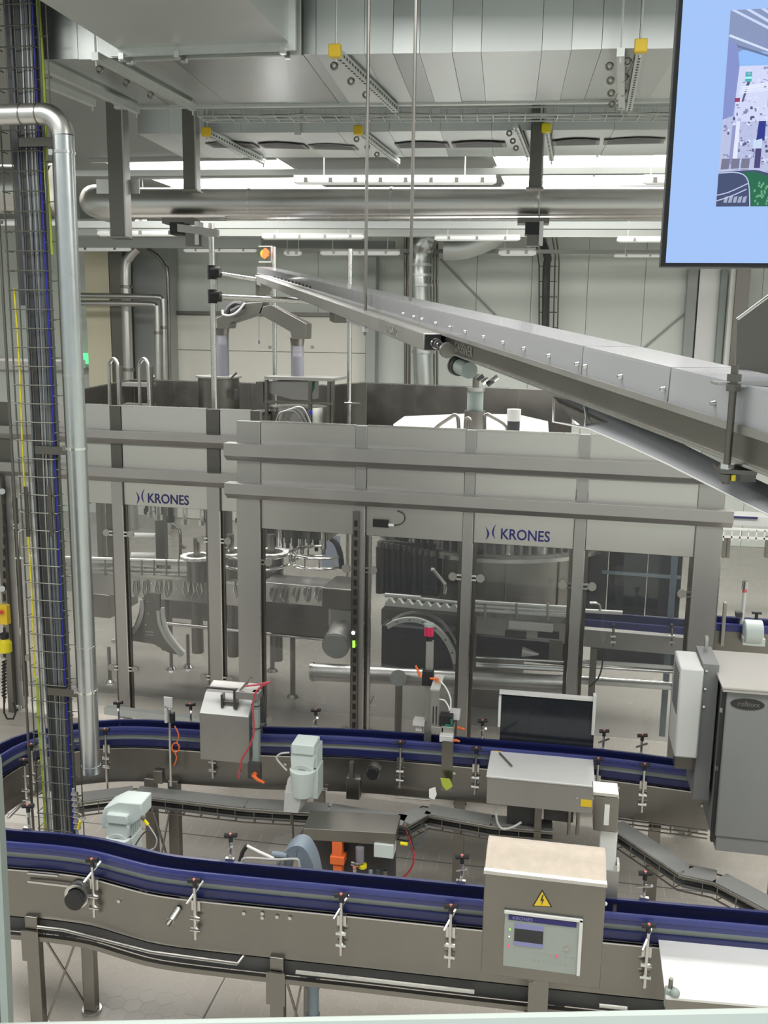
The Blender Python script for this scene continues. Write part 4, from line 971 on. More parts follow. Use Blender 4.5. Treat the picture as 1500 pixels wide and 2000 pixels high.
t = thing('capper_turret', 'dark cluster of capper heads above the curved rails', 'capper')
q = PL(10.0, -.06)
for k in range(9):
    x = 520 + k * 14; q0 = q.at(x, 1060 + (k % 3) * 6, .15 * (k % 2)); obj('capper_head', B().cyl(q0, q0 + V((0, 0, .30)), .035, 10).cyl(q0 - V((0, 0, .06)), q0, .022, 8), ('steel_dark', 'dark', 'chrome')[k % 3], t)
b = B(); q.pbox(b, 515, 1035, 640, 1052, .1, .5); obj('crown', b, 'steel_dark', t)
b = B(); PL(12.5, -.06).pbox(b, 628, 1045, 664, 1108, 0, .02); solo('bright_gap', b, 'gap_light', 'bright bluish gap past the capper, painted as a pale sheet', 'panel')  # pale sheet; brightness of the gap put into its colour
q = PL(10.6, -.06); solo('bent_hose', B().tube(smooth_path([q.at(x, y) for x, y in ((646, 1052), (656, 1060), (664, 1080), (668, 1110))], 4), .035, 8), 'dark', 'dark bent hose beside the bluish gap', 'hose')
# fat pipe near the floor and its bracket
t = thing('suction_pipe', 'fat silver pipe lying along the machine foot behind glass', 'pipe'); q = PL(8.55, -.06)
obj('pipe_run', B().cyl(q.at(612, 1312), q.at(1125, 1338), .085, 24), 'alu_pipe', t)
obj('end_cap', B().cyl(q.at(609, 1312), q.at(614, 1312), .092, 24), 'steel_bright', t)
t = thing('hand_wheel', 'grey disc knob on a stand in front of the fat pipe', 'knob'); q = PL(8.35, -.06)
obj('disc', B().cyl(q.at(778, 1324, -.05), q.at(778, 1324, .02), .075, 24), 'cabinet_light', t); 
c_ = q.at(779, 1335); obj('stand', B().bx(c_.x - .03, c_.x + .03, c_.y - .02, c_.y + .03, 0, c_.z), 'steel', t)
# carousel of the right machine
q = PL(10.6, -.06); c_ = q.at(960, 1120)
t = thing('bottle_carousel', 'large grey drum carousel with ring of dark gripper teeth', 'carousel'); ctr = V((c_.x, 10.8, 0))
obj('drum', B().cyl(ctr + V((0, 0, .95)), ctr + V((0, 0, 1.95)), 1.15, 56), 'steel', t)
obj('upper_ring', B().ring(ctr + V((0, 0, 2.16)), ctr + V((0, 0, 2.32)), 1.32, 1.05, 56), 'steel_dark', t)
obj('rim_pipe', B().ring(ctr + V((0, 0, 1.90)), ctr + V((0, 0, 1.94)), 1.30, 1.14, 56), 'steel_bright', t)
for k in range(44):
    a = math.pi + math.pi * k / 43; q0 = ctr + V((1.24 * math.cos(a), 1.24 * math.sin(a), 0))
    obj('gripper', B().cyl(q0 + V((0, 0, 1.98)), q0 + V((0, 0, 2.18)), .030, 7), 'black' if k % 4 else 'steel_bright', t)
for k in (16, 24, 31):
    a = math.pi + math.pi * k / 43; q0 = ctr + V((1.155 * math.cos(a), 1.155 * math.sin(a), 0)); obj('seam', B().cyl(q0 + V((0, 0, .96)), q0 + V((0, 0, 1.93)), .012, 6), 'steel_dark', t)
obj('core', B().cyl(ctr + V((0, 0, 0)), ctr + V((0, 0, 2.9)), .4, 30), 'steel_dark', t)
t = thing('gripper_bank', 'row of dark upright gripper columns behind the door right of the slotted upright', 'gripper')
q = PL(9.35, -.06)
for k in range(10):
    x = 742 + k * 11.5; o_ = .25 * math.sin(k * .35)
    obj('gripper_column', B().cyl(q.at(x, 1158, o_), q.at(x, 1068 + k * 2, o_), .042, 10), 'black' if k % 2 else 'dark', t)
    obj('gripper_head', B().cyl(q.at(x, 1070 + k * 2, o_), q.at(x, 1058 + k * 2, o_), .030, 8), 'steel_dark', t)
b = B(); q.pbox(b, 738, 1060, 856, 1160, .30, .34); obj('back_plate', b, 'dark', t)
q = PL(8.8, -.06)
t = thing('spray_pipe', 'bent chrome spray lance behind the door right of the grippers', 'pipe')
obj('pipe_run', B().tube(smooth_path([q.at(x, y) for x, y in ((868, 1160), (869, 1142), (864, 1134), (846, 1113))], 4), .016, 8), 'chrome', t)
obj('nozzle', B().ball(q.at(845, 1112), .024, 8), 'chrome', t)
# scalloped infeed rail
t = thing('infeed_rail', 'white scalloped infeed rail inside the right machine', 'guide rail'); q = PL(8.9, -.06)
top = [(752, 1162), (895, 1175)]; poly = [q.at(752, 1160), q.at(895, 1172)]
for k in range(24, -1, -1):
    x = 752 + (895 - 752) * k / 24; poly.append(q.at(x, 1174 + .09 * (x - 752) - 5 * abs(math.sin(k * math.pi / 6))))
obj('scalloped_plate', B().prism([q.at(752, 1183), q.at(895, 1196)] + [q.at(752 + 143 * k / 40, 1172 + 13 * k / 40 + 5 * math.cos(k * math.pi * 2 / 5)) for k in range(40, -1, -1)], q.n * .06), 'white_plastic', t)
obj('upper_bar', B().cyl(q.at(752, 1162), q.at(822, 1168), .022, 8), 'white_plastic', t)
obj('lower_bar', B().cyl(q.at(822, 1170), q.at(900, 1178), .018, 8), 'sheet_white', t)
obj('tooth_plate', B().ob(q.at(745, 1190, .05), q.e * 1.0, q.n * .3, V((0, 0, -.16))), 'steel', t)
# white arc guide
t = thing('arc_guide', 'white curved guide arch behind the red beacon', 'guide rail'); q = PL(8.5, -.06)
arc = [(756, 1225), (775, 1215), (800, 1211), (825, 1215), (850, 1228), (870, 1250), (883, 1275), (889, 1297)]
ribbon(q, arc, 9, 0, .05, 'white_plastic', t, 'arch')
ribbon(q, [(x + 10, y - 14) for x, y in arc], 4, .05, .03, 'steel_bright', t, 'outer_arch')
for k in range(6): x, y = arc[k + 1]; obj('bolt', B().ball(q.at(x, y, -.004), .009, 6), 'dark', t)
b = B(); q.pbox(b, 745, 1228, 885, 1310, .2, .5); obj('dark_housing', b, 'dark', t)
# outfeed rails right of the post
q = PL(8.7, -.06)
t = thing('outfeed_conveyor', 'outfeed conveyor with pale guide rails behind the lettered door', 'conveyor')
b = B(); q.pbox(b, 930, 1210, 1112, 1245, 0, .3); obj('side_plate', b, 'steel_panel', t)
b = B(); q.pbox(b, 905, 1195, 1112, 1210, -.02, .3); obj('bed', b, 'steel_bright', t)
for y in (1176, 1184, 1192): obj('guide_rail', B().cyl(q.at(905, y - 2, -.03), q.at(1112, y + 11, -.03), .017, 8), 'white_plastic' if y != 1184 else 'sheet_white', t)
for x in (948, 1009, 1070): obj('rail_post', B().cyl(q.at(x, 1210, -.04), q.at(x, 1178, -.04), .012, 6), 'steel_satin', t)
b = B(); q.pbox(b, 993, 1216, 1080, 1232, -.06, -.01); obj('pale_bracket', b, 'white_plastic', t, bev=.006)
for x0_ in (986, 1050):
    b = B(); q.pbox(b, x0_, 1233, x0_ + 42, 1247, -.012, -.002); obj('louver', b, 'dark', t)
b = B(); q.pbox(b, 930, 1250, 1112, 1292, .35, .5); obj('dark_base', b, 'dark', t)
for y, r_ in ((1287, .014), (1298, .014), (1303, .02)): obj('floor_tube', B().cyl(q.at(930, y - 3, .1), q.at(1112, y + 6, .1), r_, 8), 'chrome', t)
obj('cone', B().cyl(q.at(1020, 1273, .1), q.at(1052, 1278, .1), .05, 10, .01), 'sheet_white', t)
b = B(); q.pbox(b, 1072, 1250, 1098, 1297, .2, .3); obj('leg', b, 'steel', t)
# conveyor seen through the rightmost door
q = PL(8.8, -.06)
t = thing('discharge_conveyor', 'blue railed conveyor behind the rightmost glass door', 'conveyor')
b = B(); q.pbox(b, 1140, 1238, 1345, 1272, 0, .2); obj('side_plate', b, 'steel_satin', t)
b = B(); q.pbox(b, 1140, 1203, 1345, 1217, 0, .03); obj('back_rail', b, 'blue', t)
b = B(); q.pbox(b, 1140, 1219, 1345, 1232, -.05, -.02); obj('front_rail', b, 'blue_lit', t)
for x in (1198, 1312):
    k = obj('rail_clamp', B().cyl(q.at(x, 1225, -.06), q.at(x + 1, 1262, -.06), .012, 8), 'steel', t)
    for y in (1243, 1254): obj('nut', B().cyl(q.at(x - 5, y, -.08), q.at(x + 5, y, -.08), .014, 8), 'chrome', k)
    obj('knob', B().ball(q.at(x, 1222, -.06), .022, 8), 'black', k)
for x in (1160, 1325):
    c_ = q.at(x, 1265, .1); obj('leg', B().bx(c_.x - .03, c_.x + .03, c_.y - .03, c_.y + .03, 0, c_.z), 'steel', t)
obj('white_bar', B().cyl(q.at(1142, 1193, -.04), q.at(1216, 1197, -.04), .020, 8), 'white_plastic', t)
obj('bent_pipe', B().tube(smooth_path([q.at(x, y, -.05) for x, y in ((1152, 1178), (1165, 1178), (1171, 1183), (1172, 1192))], 3), .012, 7), 'chrome', t)
b = B(); q.pbox(b, 1300, 1080, 1312, 1440, .3, .36); obj('upright', b, 'blue_grey', t)
obj('cable', B().tube(smooth_path([q.at(x, y, -.05) for x, y in ((1178, 1270), (1176, 1300), (1168, 1325), (1150, 1342))], 4), .008, 6), 'black', t)
b = B(); q.pbox(b, 1165, 1270, 1345, 1306, .5, .6); obj('dark_base', b, 'dark', t)
for y, k in ((1292, .02), (1301, .016), (1323, .016), (1331, .024)): obj('floor_tube', B().cyl(q.at(1132, y, .1), q.at(1345, y + 14, .1), k, 10), 'white_plastic' if k > .018 else 'chrome', t)
q = PL(10.4, -.06)
t = thing('inner_cabinet', 'dark blue grey cabinets behind the rightmost glass door', 'cabinet')
for a, c in ((1150, 1185), (1187, 1262), (1264, 1330)):
    b = B(); q.pbox(b, a, 1075, c, 1205, 0, .4); obj('cabinet_door', b, 'dark_glass' if a > 1180 else 'dark', t)
b = B(); q.pbox(b, 1175, 1120, 1330, 1126, -.02, 0); obj('bar', b, 'blue_grey', t)

# ================================================================== INCLINED CAP CONVEYOR
I0, I1 = aD(503, 529, 12.0), aD(1400, 788, 2.0)            # the row of screws on the near side
AX = (I1 - I0).normalized(); IL_ = (I1 - I0).length
SD = V((AX.y, -AX.x, 0)).normalized()                       # sideways, toward the viewer side
if SD.dot(CAM - I0) < 0: SD = -SD
UPV = SD.cross(AX).normalized()
if UPV.z < 0: UPV = -UPV
LEND = IL_ + 1.0
def ip(s, side, up): return I0 + AX * s + SD * side + UPV * up
def s_at(x):
    """distance along the conveyor of the screw row at image column x"""
    lo, hi = 0.0, LEND
    for _ in range(40):
        mid = (lo + hi) / 2
        if toPx(ip(mid, 0, 0))[0] < x: lo = mid
        else: hi = mid
    return lo
def ibox(b, s0, s1, a0, a1, u0, u1): return b.ob(ip(s0, a0, u0), AX * (s1 - s0), SD * (a1 - a0), UPV * (u1 - u0))
t = thing('inclined_conveyor', 'long inclined cap conveyor with clear cover descending to the right', 'conveyor')
WCH = .16
obj('lower_channel', ibox(B(), 0, LEND, -WCH, -.002, -.10, -.03), 'steel_warm', t, bev=.003)
obj('flange_strip', ibox(B(), 0, LEND, -.004, .012, -.042, -.026), 'steel_satin', t)
obj('underside', ibox(B(), .3, LEND, -WCH + .02, -.03, -.118, -.10), 'steel_dark', t)
obj('lower_lip', ibox(B(), .3, LEND, -.02, .008, -.104, -.098), 'steel_bright', t)
obj('bed', ibox(B(), 0, LEND, -WCH, -.004, -.03, -.022), 'purple_steel', t)
cuts = [0, s_at(690), s_at(822), s_at(1140), s_at(1310), LEND]
for a, c in zip(cuts, cuts[1:]):
    obj('cover_side', ibox(B(), a + .003, c - .003, .000, .005, -.026, .046), 'acrylic', t)
    obj('cover_top', ibox(B(), a + .003, c - .003, -WCH, .004, .046, .051), 'acrylic', t)
    obj('cover_back', ibox(B(), a + .003, c - .003, -WCH - .004, -WCH, -.026, .046), 'acrylic_clear', t)
for x in (791, 812, 828, 855, 883, 913, 949, 987, 1028, 1077, 1133, 1149, 1218, 1302, 1400):
    p = ip(s_at(x), .006, 0); obj('screw', B().cyl(p, p + SD * .010, .0068, 10, .004), 'chrome', t)
for i in range(11):
    p = ip(s_at(538 + i * 7), .006, -.005); obj('rivet', B().cyl(p, p + SD * .008, .010, 8), 'dark', t)
sa, sb = s_at(512), s_at(868)
obj('square_tube', ibox(B(), sa, sb, .012, .085, -.105, -.035), 'steel_satin', t, bev=.004)
obj('tube_end', ibox(B(), sb, sb + .012, .016, .081, -.101, -.039), 'black', t)
p = ip(sb + .06, .05, -.07)
for k in range(3): obj('tension_knob', B().cyl(p + AX * (.03 * k), p + AX * (.03 * k + .018), .022 - .004 * k, 12), 'chrome' if k % 2 == 0 else 'dark', t)
obj('knob_ring', B().cyl(p + AX * .16 - V((0, 0, .01)), p + AX * .18 - V((0, 0, .01)), .03, 14), 'steel', t)
for x0, tx_ in ((792, 'GASSNER'), (893, 'GASSNER')):
    s0 = s_at(x0 - 3); o_ = ip(s0, .0862, -.092) if x0 < 860 else ip(s0, .0005, -.088)
    b = text_mesh(tx_, .052, o_, AX, UPV, .0006, .0, 1.1); obj('lettering', b, 'faint_print', t, label='faint stamped lettering')
# motor drum below
p = ip(s_at(878), -.04, -.155); obj('drum_wheel', B().cyl(p, p + AX * .012, .042, 20), 'steel', t); obj('drum_tyre', B().cyl(p + AX * .02, p + AX * .045, .038, 20), 'rubber', t)
obj('drum_motor', B().cyl(p + AX * .045, p + AX * .17, .032, 20), 'grey_green', t)
# far head with bearing plate
for k, (s0, a0, u0, s1, a1, u1, m_) in enumerate(((-.05, -.1, -.30, .02, .02, -.08, 'steel'), (.1, -.12, -.22, .5, -.02, -.16, 'steel_dark'), (.08, .0, -.16, .62, .02, -.13, 'steel_satin'), (.5, -.1, -.26, .58, .02, -.10, 'steel'))):
    obj('head_bracket', ibox(B(), s0, s1, a0, a1, u0, u1), m_, t)
obj('left_bracket', ibox(B(), s_at(662), s_at(672), -.02, .06, -.17, -.105), 'steel_dark', t)
obj('rod_bracket', ibox(B(), s_at(712) - .03, s_at(738), .02, .10, -.112, -.104), 'steel_satin', t)
# suspension at the near end: slotted plate, threaded rod, nuts, foot
t = thing('threaded_hanger', 'thick threaded rod with nuts holding the near end of the inclined conveyor', 'threaded rod')
h0, h1 = aD(1432, 712, 1.93), aD(1417, 945, 1.93); hx = V((h1.x, h1.y, 0))
obj('rod', B().cyl(V((h1.x, h1.y, h1.z)), V((h1.x, h1.y, h0.z)), .0072, 12), 'steel_dark', t)
for y, m_ in ((736, 'steel_dark'), (755, 'steel_dark'), (912, 'chrome'), (932, 'steel_dark')):
    z = aD(1425, y, 1.93).z; obj('nut', B().cyl(V((h1.x, h1.y, z - .007)), V((h1.x, h1.y, z + .007)), .0145, 6), m_, t)
zt_ = aD(1425, 748, 1.93).z
obj('slotted_plate', B().tube([V((h1.x - .03, h1.y, zt_)), V((h1.x, h1.y + .0, zt_ - .002)), V((h1.x + .06, h1.y, zt_ - .008)), V((h1.x + .16, h1.y, zt_ - .012))], .003, 6).cb((h1.x + .06, h1.y + .03, zt_), .19, .06, .005), 'steel_satin', t)
z = aD(1425, 919, 1.93).z; obj('foot_bracket', B().cb((h1.x + .02, h1.y + .03, z), .07, .09, .008).cb((h1.x + .05, h1.y + .05, z - .012), .03, .01, .03), 'steel_dark', t)
obj('yellow_mark', B().cb((h1.x + .012, h1.y - .01, z - .012), .008, .006, .012), 'signal_yellow', t)
# hopper plate at the right edge
hp = PL(2.3, 0)
b = B().prism([hp.at(x, y) for x, y in ((1440, 624), (1560, 535), (1560, 770), (1436, 742))], V((0, .006, 0))); 
t = thing('feed_hopper', 'dark steel hopper plate at the right edge of the inclined conveyor', 'hopper'); obj('side_plate', b, 'steel_dark', t)
obj('rim', B().cyl(hp.at(1440, 624), hp.at(1560, 535), .004, 8), 'steel_bright', t)
b = B().prism([hp.at(x, y, .5) for x, y in ((1440, 628), (1560, 560), (1560, 760), (1440, 742))], V((0, .006, 0))); obj('rear_plate', b, 'steel_dark', t)
# clear drip guard hanging below
t = thing('drip_guard', 'clear acrylic drip guard trough below the inclined conveyor', 'guard')
def gp(x, y, k=1.0):
    s_ = min(max(s_at(x), 0), LEND); d = (ip(s_, -.05, -.12) - CAM).dot(FW); return aD(x, y, d * k)
up = [(1082, 776), (1140, 790), (1200, 808), (1300, 852), (1400, 902), (1520, 958)]
lo = [(1080, 824), (1150, 838), (1220, 868), (1300, 905), (1400, 955), (1520, 1015)]
ins = [(1128, 831), (1190, 826), (1250, 850), (1320, 884), (1410, 928), (1520, 985)]
def strip(A_, C_, k0, k1, nm, m_):
    b = B(); P_ = [gp(x, y, k0) for x, y in A_] + [gp(x, y, k1) for x, y in C_]; n_ = len(A_)
    off = V((0, .004, .002)); vs = P_ + [p_ + off for p_ in P_]; N2 = 2 * n_; fs = []
    for i in range(n_ - 1):
        fs += [(i, i + 1, n_ + i + 1, n_ + i), (N2 + i, N2 + n_ + i, N2 + n_ + i + 1, N2 + i + 1), (i, N2 + i, N2 + i + 1, i + 1), (n_ + i, n_ + i + 1, N2 + n_ + i + 1, N2 + n_ + i)]
    fs += [(0, n_, N2 + n_, N2), (n_ - 1, N2 + n_ - 1, N2 + 2 * n_ - 1, 2 * n_ - 1)]
    b.add(vs, fs); obj(nm, b, m_, t)
strip(up, ins, 1.04, 1.02, 'upright_sheet', 'acrylic_clear')
strip(ins, lo, 1.02, .98, 'sloping_sheet', 'acrylic')
obj('guard_edge', B().tube([gp(x, y, .98) for x, y in lo], .0022, 6), 'sheet_white', t)
obj('guard_end', B().tube([gp(1082, 776, 1.04), gp(1080, 824, .98)], .003, 6), 'sheet_white', t)
obj('guard_rib', B().tube([gp(1141, 790, 1.03), gp(1145, 815, 1.02), gp(1142, 838, .99)], .003, 6), 'sheet_white', t)

# ================================================================== BLUE RAILED BOTTLE CONVEYORS
def clamp_at(t, p, sgn=-1, drop=.30, rod=True):
    """guide clamp on the conveyor side: post, two bolts, cross rod, black knob with a red button; sgn -1 = viewer side"""
    k = obj('rail_clamp', B().cyl(p + V((0, 0, .02)), p - V((0, 0, drop)), .0095, 8).cb(p + V((.0, .02 * -sgn, -.10)), .05, .02, .06), 'steel_bright', t)
    if drop > .2:
        for z in (.17, .24): obj('bolt', B().cyl(p + V((-.028, 0, -z)), p + V((.028, 0, -z)), .011, 8), 'chrome', k)
    if rod: obj('cross_rod', B().cyl(p + V((-.03, sgn * .05, -.055)), p + V((.03, -sgn * .07, .03)), .008, 8), 'chrome', k)
    kb = p + V((0, 0, .04)); obj('knob', B().cyl(kb - V((0, 0, .02)), kb + V((0, 0, .012)), .013, 8).cyl(kb + V((-.036, 0, .014)), kb + V((.036, 0, .024)), .014, 8), 'black', k)
    obj('button', B().cyl(kb + V((0, -.004, .018)), kb + V((0, -.004, .033)), .0085, 10), 'pink', k)
def conveyor(label, path, tubes=True, side_h=.30):
    t = thing('bottle_conveyor', label, 'conveyor')
    P_ = [V(p) for p in path]
    # side +a = toward viewer when travelling to the right
    obj('front_rail', B().sweep(P_, [(-.008, -.062), (-.008, -.002), (-.004, 0), (.008, 0), (.014, -.010), (.014, -.030), (.008, -.036), (.008, -.062)]), 'blue_lit', t)
    obj('lower_front_rail', B().rsw(P_, -.008, .010, -.150, -.102), 'blue', t)
    obj('back_rail', B().sweep(P_, [(-.135, -.085), (-.135, .004), (-.115, .004), (-.115, -.02), (-.122, -.03), (-.122, -.085)]), 'blue', t)
    obj('lower_back_rail', B().rsw(P_, -.135, -.12, -.152, -.118), 'blue', t)
    obj('rail_backing', B().rsw(P_, -.018, -.010, -.15, -.05), 'panel_grey', t)
    obj('wear_strip', B().rsw(P_, -.03, .03, -.166, -.156), 'dark', t)
    obj('chain_bed', B().rsw(P_, -.115, -.02, -.175, -.16), 'dark', t)
    obj('front_side_plate', B().rsw(P_, .028, .034, -.16 - side_h, -.16), 'steel', t)
    obj('side_plate_lip', B().rsw(P_, .018, .036, -.164, -.156), 'steel_bright', t)
    obj('back_side_plate', B().rsw(P_, -.172, -.166, -.16 - side_h, -.16), 'steel', t)
    return t
NR = smooth_path([aZ(x, y, 1.2) for x, y in ((-90, 1632), (11, 1643), (100, 1650), (180, 1661), (250, 1679), (318, 1694), (450, 1709), (700, 1733), (939, 1757), (1201, 1782), (1500, 1809), (1640, 1822))], 3)
n1 = conveyor('near blue railed bottle conveyor in the foreground', NR)
obj('drip_tray', B().sweep(NR, [(.03, -.56), (.03, -.47), (-.2, -.47), (-.2, -.56)]), 'dark', n1)
obj('tray_lip', B().rsw(NR, .045, .075, -.585, -.555), 'steel', n1)
def along(P_, x):
    for i in range(len(P_) - 1):
        a, c = toPx(P_[i])[0], toPx(P_[i + 1])[0]
        if a <= x <= c: return P_[i].lerp(P_[i + 1], (x - a) / (c - a))
    return P_[0] if x < toPx(P_[0])[0] else P_[-1]
for x in (190, 388, 672, 884, 1266): clamp_at(n1, along(NR, x) + V((0, -.065, -.075)))
for x in (28, 432, 895, 1262): clamp_at(n1, along(NR, x) + V((0, .165, .085)), 1, .2)
obj('tube_rail', B().tube([along(NR, x) + V((0, -.075, -.49)) for x in (78, 130, 300, 470)], .0095, 8).cyl(along(NR, 470) + V((0, -.075, -.49)), along(NR, 478) + V((0, -.02, -.47)), .0095, 8), 'steel_bright', n1)
obj('tube_rail', B().tube([along(NR, x) + V((0, -.075, -.50)) for x in (585, 700, 935)], .0115, 8), 'steel_bright', n1)
obj('tube_rail', B().tube([along(NR, x) + V((0, -.075, -.50)) for x in (1180, 1235)], .011, 8), 'steel_bright', n1)
for x, z in ((235, -.25), (480, -.20), (516, -.19), (516, -.215), (545, -.2), (570, -.2)):
    p = along(NR, x) + V((0, -.036, z)); obj('bolt', B().cyl(p, p - V((0, .008, 0)), .011, 8), 'steel_bright', n1)
# drive roller and sensor on the near side plate
p = along(NR, 160) + V((0, -.04, -.25)); k = obj('roller_housing', B().ring(p, p - V((0, .05, 0)), .074, .055, 24), 'steel_bright', n1); obj('roller_cap', B().cyl(p - V((-.0, .02, .01)), p - V((0, .085, .012)), .056, 22), 'black', k)
p = along(NR, 352) + V((0, -.035, -.22)); k = obj('sensor_barrel', B().cyl(p, p + V((-.02, -.07, -.03)), .021, 12), 'steel_bright', n1); obj('sensor_tip', B().cyl(p + V((-.02, -.07, -.03)), p + V((-.03, -.10, -.042)), .015, 12), 'steel', k)
obj('tensioner_plate', B().ob(along(NR, 60) + V((0, -.045, -.22)), along(NR, 165) - along(NR, 60), V((0, -.012, 0)), V((0, 0, .012))).ob(along(NR, 60) + V((0, -.045, -.165)), along(NR, 120) - along(NR, 60), V((0, -.012, 0)), V((0, 0, .01))), 'steel_bright', n1)
# legs of the near conveyor
def trestle(t, xa, dx, y0, zt, brace=True):
    pr = along(NR, xa); 
    for k, (ddx, dy) in enumerate(((0, -.03), (dx, -.17 * -1))):
        x_, y_ = pr.x + ddx, pr.y + dy
        obj('leg', B().bx(x_ - .04, x_ + .04, y_ - .03, y_ + .03, 0.02, zt), 'steel', t, bev=.006)
        obj('leg_plate', B().bx(x_ - .055, x_ + .055, y_ - .05, y_ - .036, zt - .28, zt - .08), 'steel', t)
        obj('foot', B().cyl(V((x_, y_, 0)), V((x_, y_, .02)), .06, 16), 'steel_bright', t)
    if brace: obj('brace', B().cyl(V((pr.x + .03, pr.y, .62)), V((pr.x + dx - .03, pr.y + .17, .02)), .007, 6).cyl(V((pr.x + .03, pr.y, .02)), V((pr.x + dx - .03, pr.y + .17, .62)), .007, 6), 'steel', t)
trestle(n1, 62, .24, 0, .76); trestle(n1, 545, .14, 0, .76)
trestle(n1, 1055, .10, 0, .7)
p = along(NR, 598) + V((0.02, .08, -.52)); k = obj('drain_pipe', B().cyl(p, V((p.x, p.y, .30)), .033, 16), 'blue_grey', n1); obj('pipe_socket', B().cyl(V((p.x, p.y, .5)), V((p.x, p.y, .58)), .042, 16).cyl(V((p.x, p.y, .28)), V((p.x, p.y, .33)), .04, 16), 'blue_grey', k)
p = along(NR, 1105) + V((0, .1, -.5)); obj('dark_strut', B().bx(p.x - .025, p.x + .025, p.y - .02, p.y + .02, 0, p.z), 'dark', n1)
# middle conveyor
MR = smooth_path([aZ(x, y, 1.2) for x, y in ((1420, 1508), (1345, 1500), (1164, 1477), (957, 1459), (800, 1446), (660, 1437), (509, 1433), (380, 1425), (270, 1419), (195, 1421), (120, 1430), (45, 1450), (0, 1475))][::-1], 3)
MR = [V((-3.62, 5.2, 1.2)), V((-3.74, 5.5, 1.2))] + MR
m1 = conveyor('middle blue railed bottle conveyor curving away at the left', MR, side_h=.27)
MRc = [p for p in MR if p.y > 6.3]
for x in (420, 785, 932, 1168, 1258): clamp_at(m1, along(MRc, x) + V((0, -.065, -.05)), -1, .30, False)
for x in (208,): clamp_at(m1, along(MRc, x) + V((0.02, -.065, -.05)), -1, .5, False)
for x in (213, 357, 606, 938, 1180, 1256): clamp_at(m1, along(MRc, x) + V((0, .165, .07)), 1, .2)
for (x, y) in ((48, 1500), (62, 1470)):
    clamp_at(m1, aZ(x, y, 1.12), -1, .35, False)
for x, z in ((745, -.22), (890, -.21), (1210, -.2), (1375, -.25), (560, -.22), (470, -.30)):
    p = along(MRc, x) + V((0, -.036, z)); obj('bolt', B().cyl(p, p - V((0, .008, 0)), .012, 8), 'steel_bright', m1)
p = along(MRc, 733) + V((0, -.035, -.245)); k = obj('roller_housing', B().ring(p, p - V((0, .03, 0)), .052, .04, 22), 'steel_bright', m1); obj('roller_cap', B().cyl(p, p - V((0, .06, .005)), .044, 22), 'black', k)
P_ = [aZ(x, y, .80) for x, y in ((15, 1598), (60, 1556), (110, 1530), (160, 1516), (230, 1511), (300, 1513), (420, 1522), (640, 1542))]
obj('round_rail', B().tube(smooth_path(P_, 3), .012, 8), 'steel_bright', m1)
obj('round_rail', B().tube([aZ(x, y, .80) for x, y in ((770, 1556), (840, 1562))], .010, 8), 'steel_bright', m1)
obj('round_rail', B().tube([aZ(x, y, .80) for x, y in ((1205, 1577), (1378, 1592))], .016, 8), 'steel_bright', m1)
LG = [along(MRc, 1290), along(MRc, 900), along(MRc, 620)]
for p in LG: obj('leg', B().bx(p.x - .04, p.x + .04, p.y + .04, p.y + .10, .02, .8), 'steel', m1); obj('foot', B().cyl(V((p.x, p.y + .07, 0)), V((p.x, p.y + .07, .02)), .06, 16), 'steel_bright', m1)
for x in (315, 363):
    q0 = aZ(x, 1690, 0); obj('leg', B().bx(q0.x - .04, q0.x + .04, 6.42, 6.50, .0, .82), 'steel', m1, bev=.006)
q0, q1 = aZ(315, 1690, 0), aZ(363, 1690, 0)
obj('brace', B().cyl(V((q0.x + .03, 6.4, .6)), V((q1.x, 6.4, .02)), .009, 6).cyl(V((q0.x + .06, 6.38, .02)), V((q1.x, 6.38, .65)), .007, 6), 'steel', m1)
# covered cable tray under the middle conveyor
def covered_tray(label, pts, ztop):
    path = [aZ(x, y, ztop) for x, y in pts]
    t = basket('covered_cable_tray', label, [p - V((0, 0, .10)) for p in path], .14, .09, .135, .004, 'steel')
    for a, c in zip(path, path[1:]):
        d = (c - a).normalized(); obj('tray_cover', B().rsw([a + d * .004, c - d * .004], -.10, .055, -.004, .004), 'tray_metal', t)
    obj('tray_edge', B().rsw(path, .055, .064, -.010, .006), 'steel_bright', t)
    for k in range(4):
        P2 = [p + V((0, -.03 + .02 * k, -.088 + .004 * (k % 2))) for p in path]; obj('tray_cable', B().tube(P2, .008, 6), 'dark' if k % 2 else 'grey_cable', t)
    return t
covered_tray('covered wire cable tray below the middle conveyor', [(120, 1572), (158, 1560), (262, 1547), (480, 1572), (640, 1582), (790, 1606), (832, 1583), (960, 1606), (1080, 1616)], .75)
covered_tray('covered wire cable tray leading diagonally to the lower right', [(1196, 1610), (1335, 1702), (1400, 1716), (1560, 1800)], .75)
P_ = [aZ(x, y, .70) for x, y in ((1200, 1606), (1380, 1630))]
basket('cable_tray', 'short straight wire tray beside the grey printer cabinet', P_, .12, .06, .13, .004, 'steel')
# loops of cable below
for i, (pts, m_, lab) in enumerate((([(790, 1612), (800, 1640), (808, 1665), (806, 1690), (790, 1712), (770, 1722)], 'hose_red', 'red hose looping below the covered tray'), ([(832, 1610), (830, 1628), (818, 1645), (808, 1652)], 'grey_cable', 'grey cable drooping from the tray corner'), ([(795, 1612), (803, 1635), (808, 1660)], 'dark', 'dark cable hanging beside the red hose'))):
    solo('hanging_cable', B().tube(smooth_path([aY(x, y, 6.25) for x, y in pts], 4), .008, 6), m_, lab, 'cable')

# ================================================================== UNITS ON AND AROUND THE CONVEYORS
def sheared(b, quad, n_, dpt): return b.prism(quad, n_ * dpt)
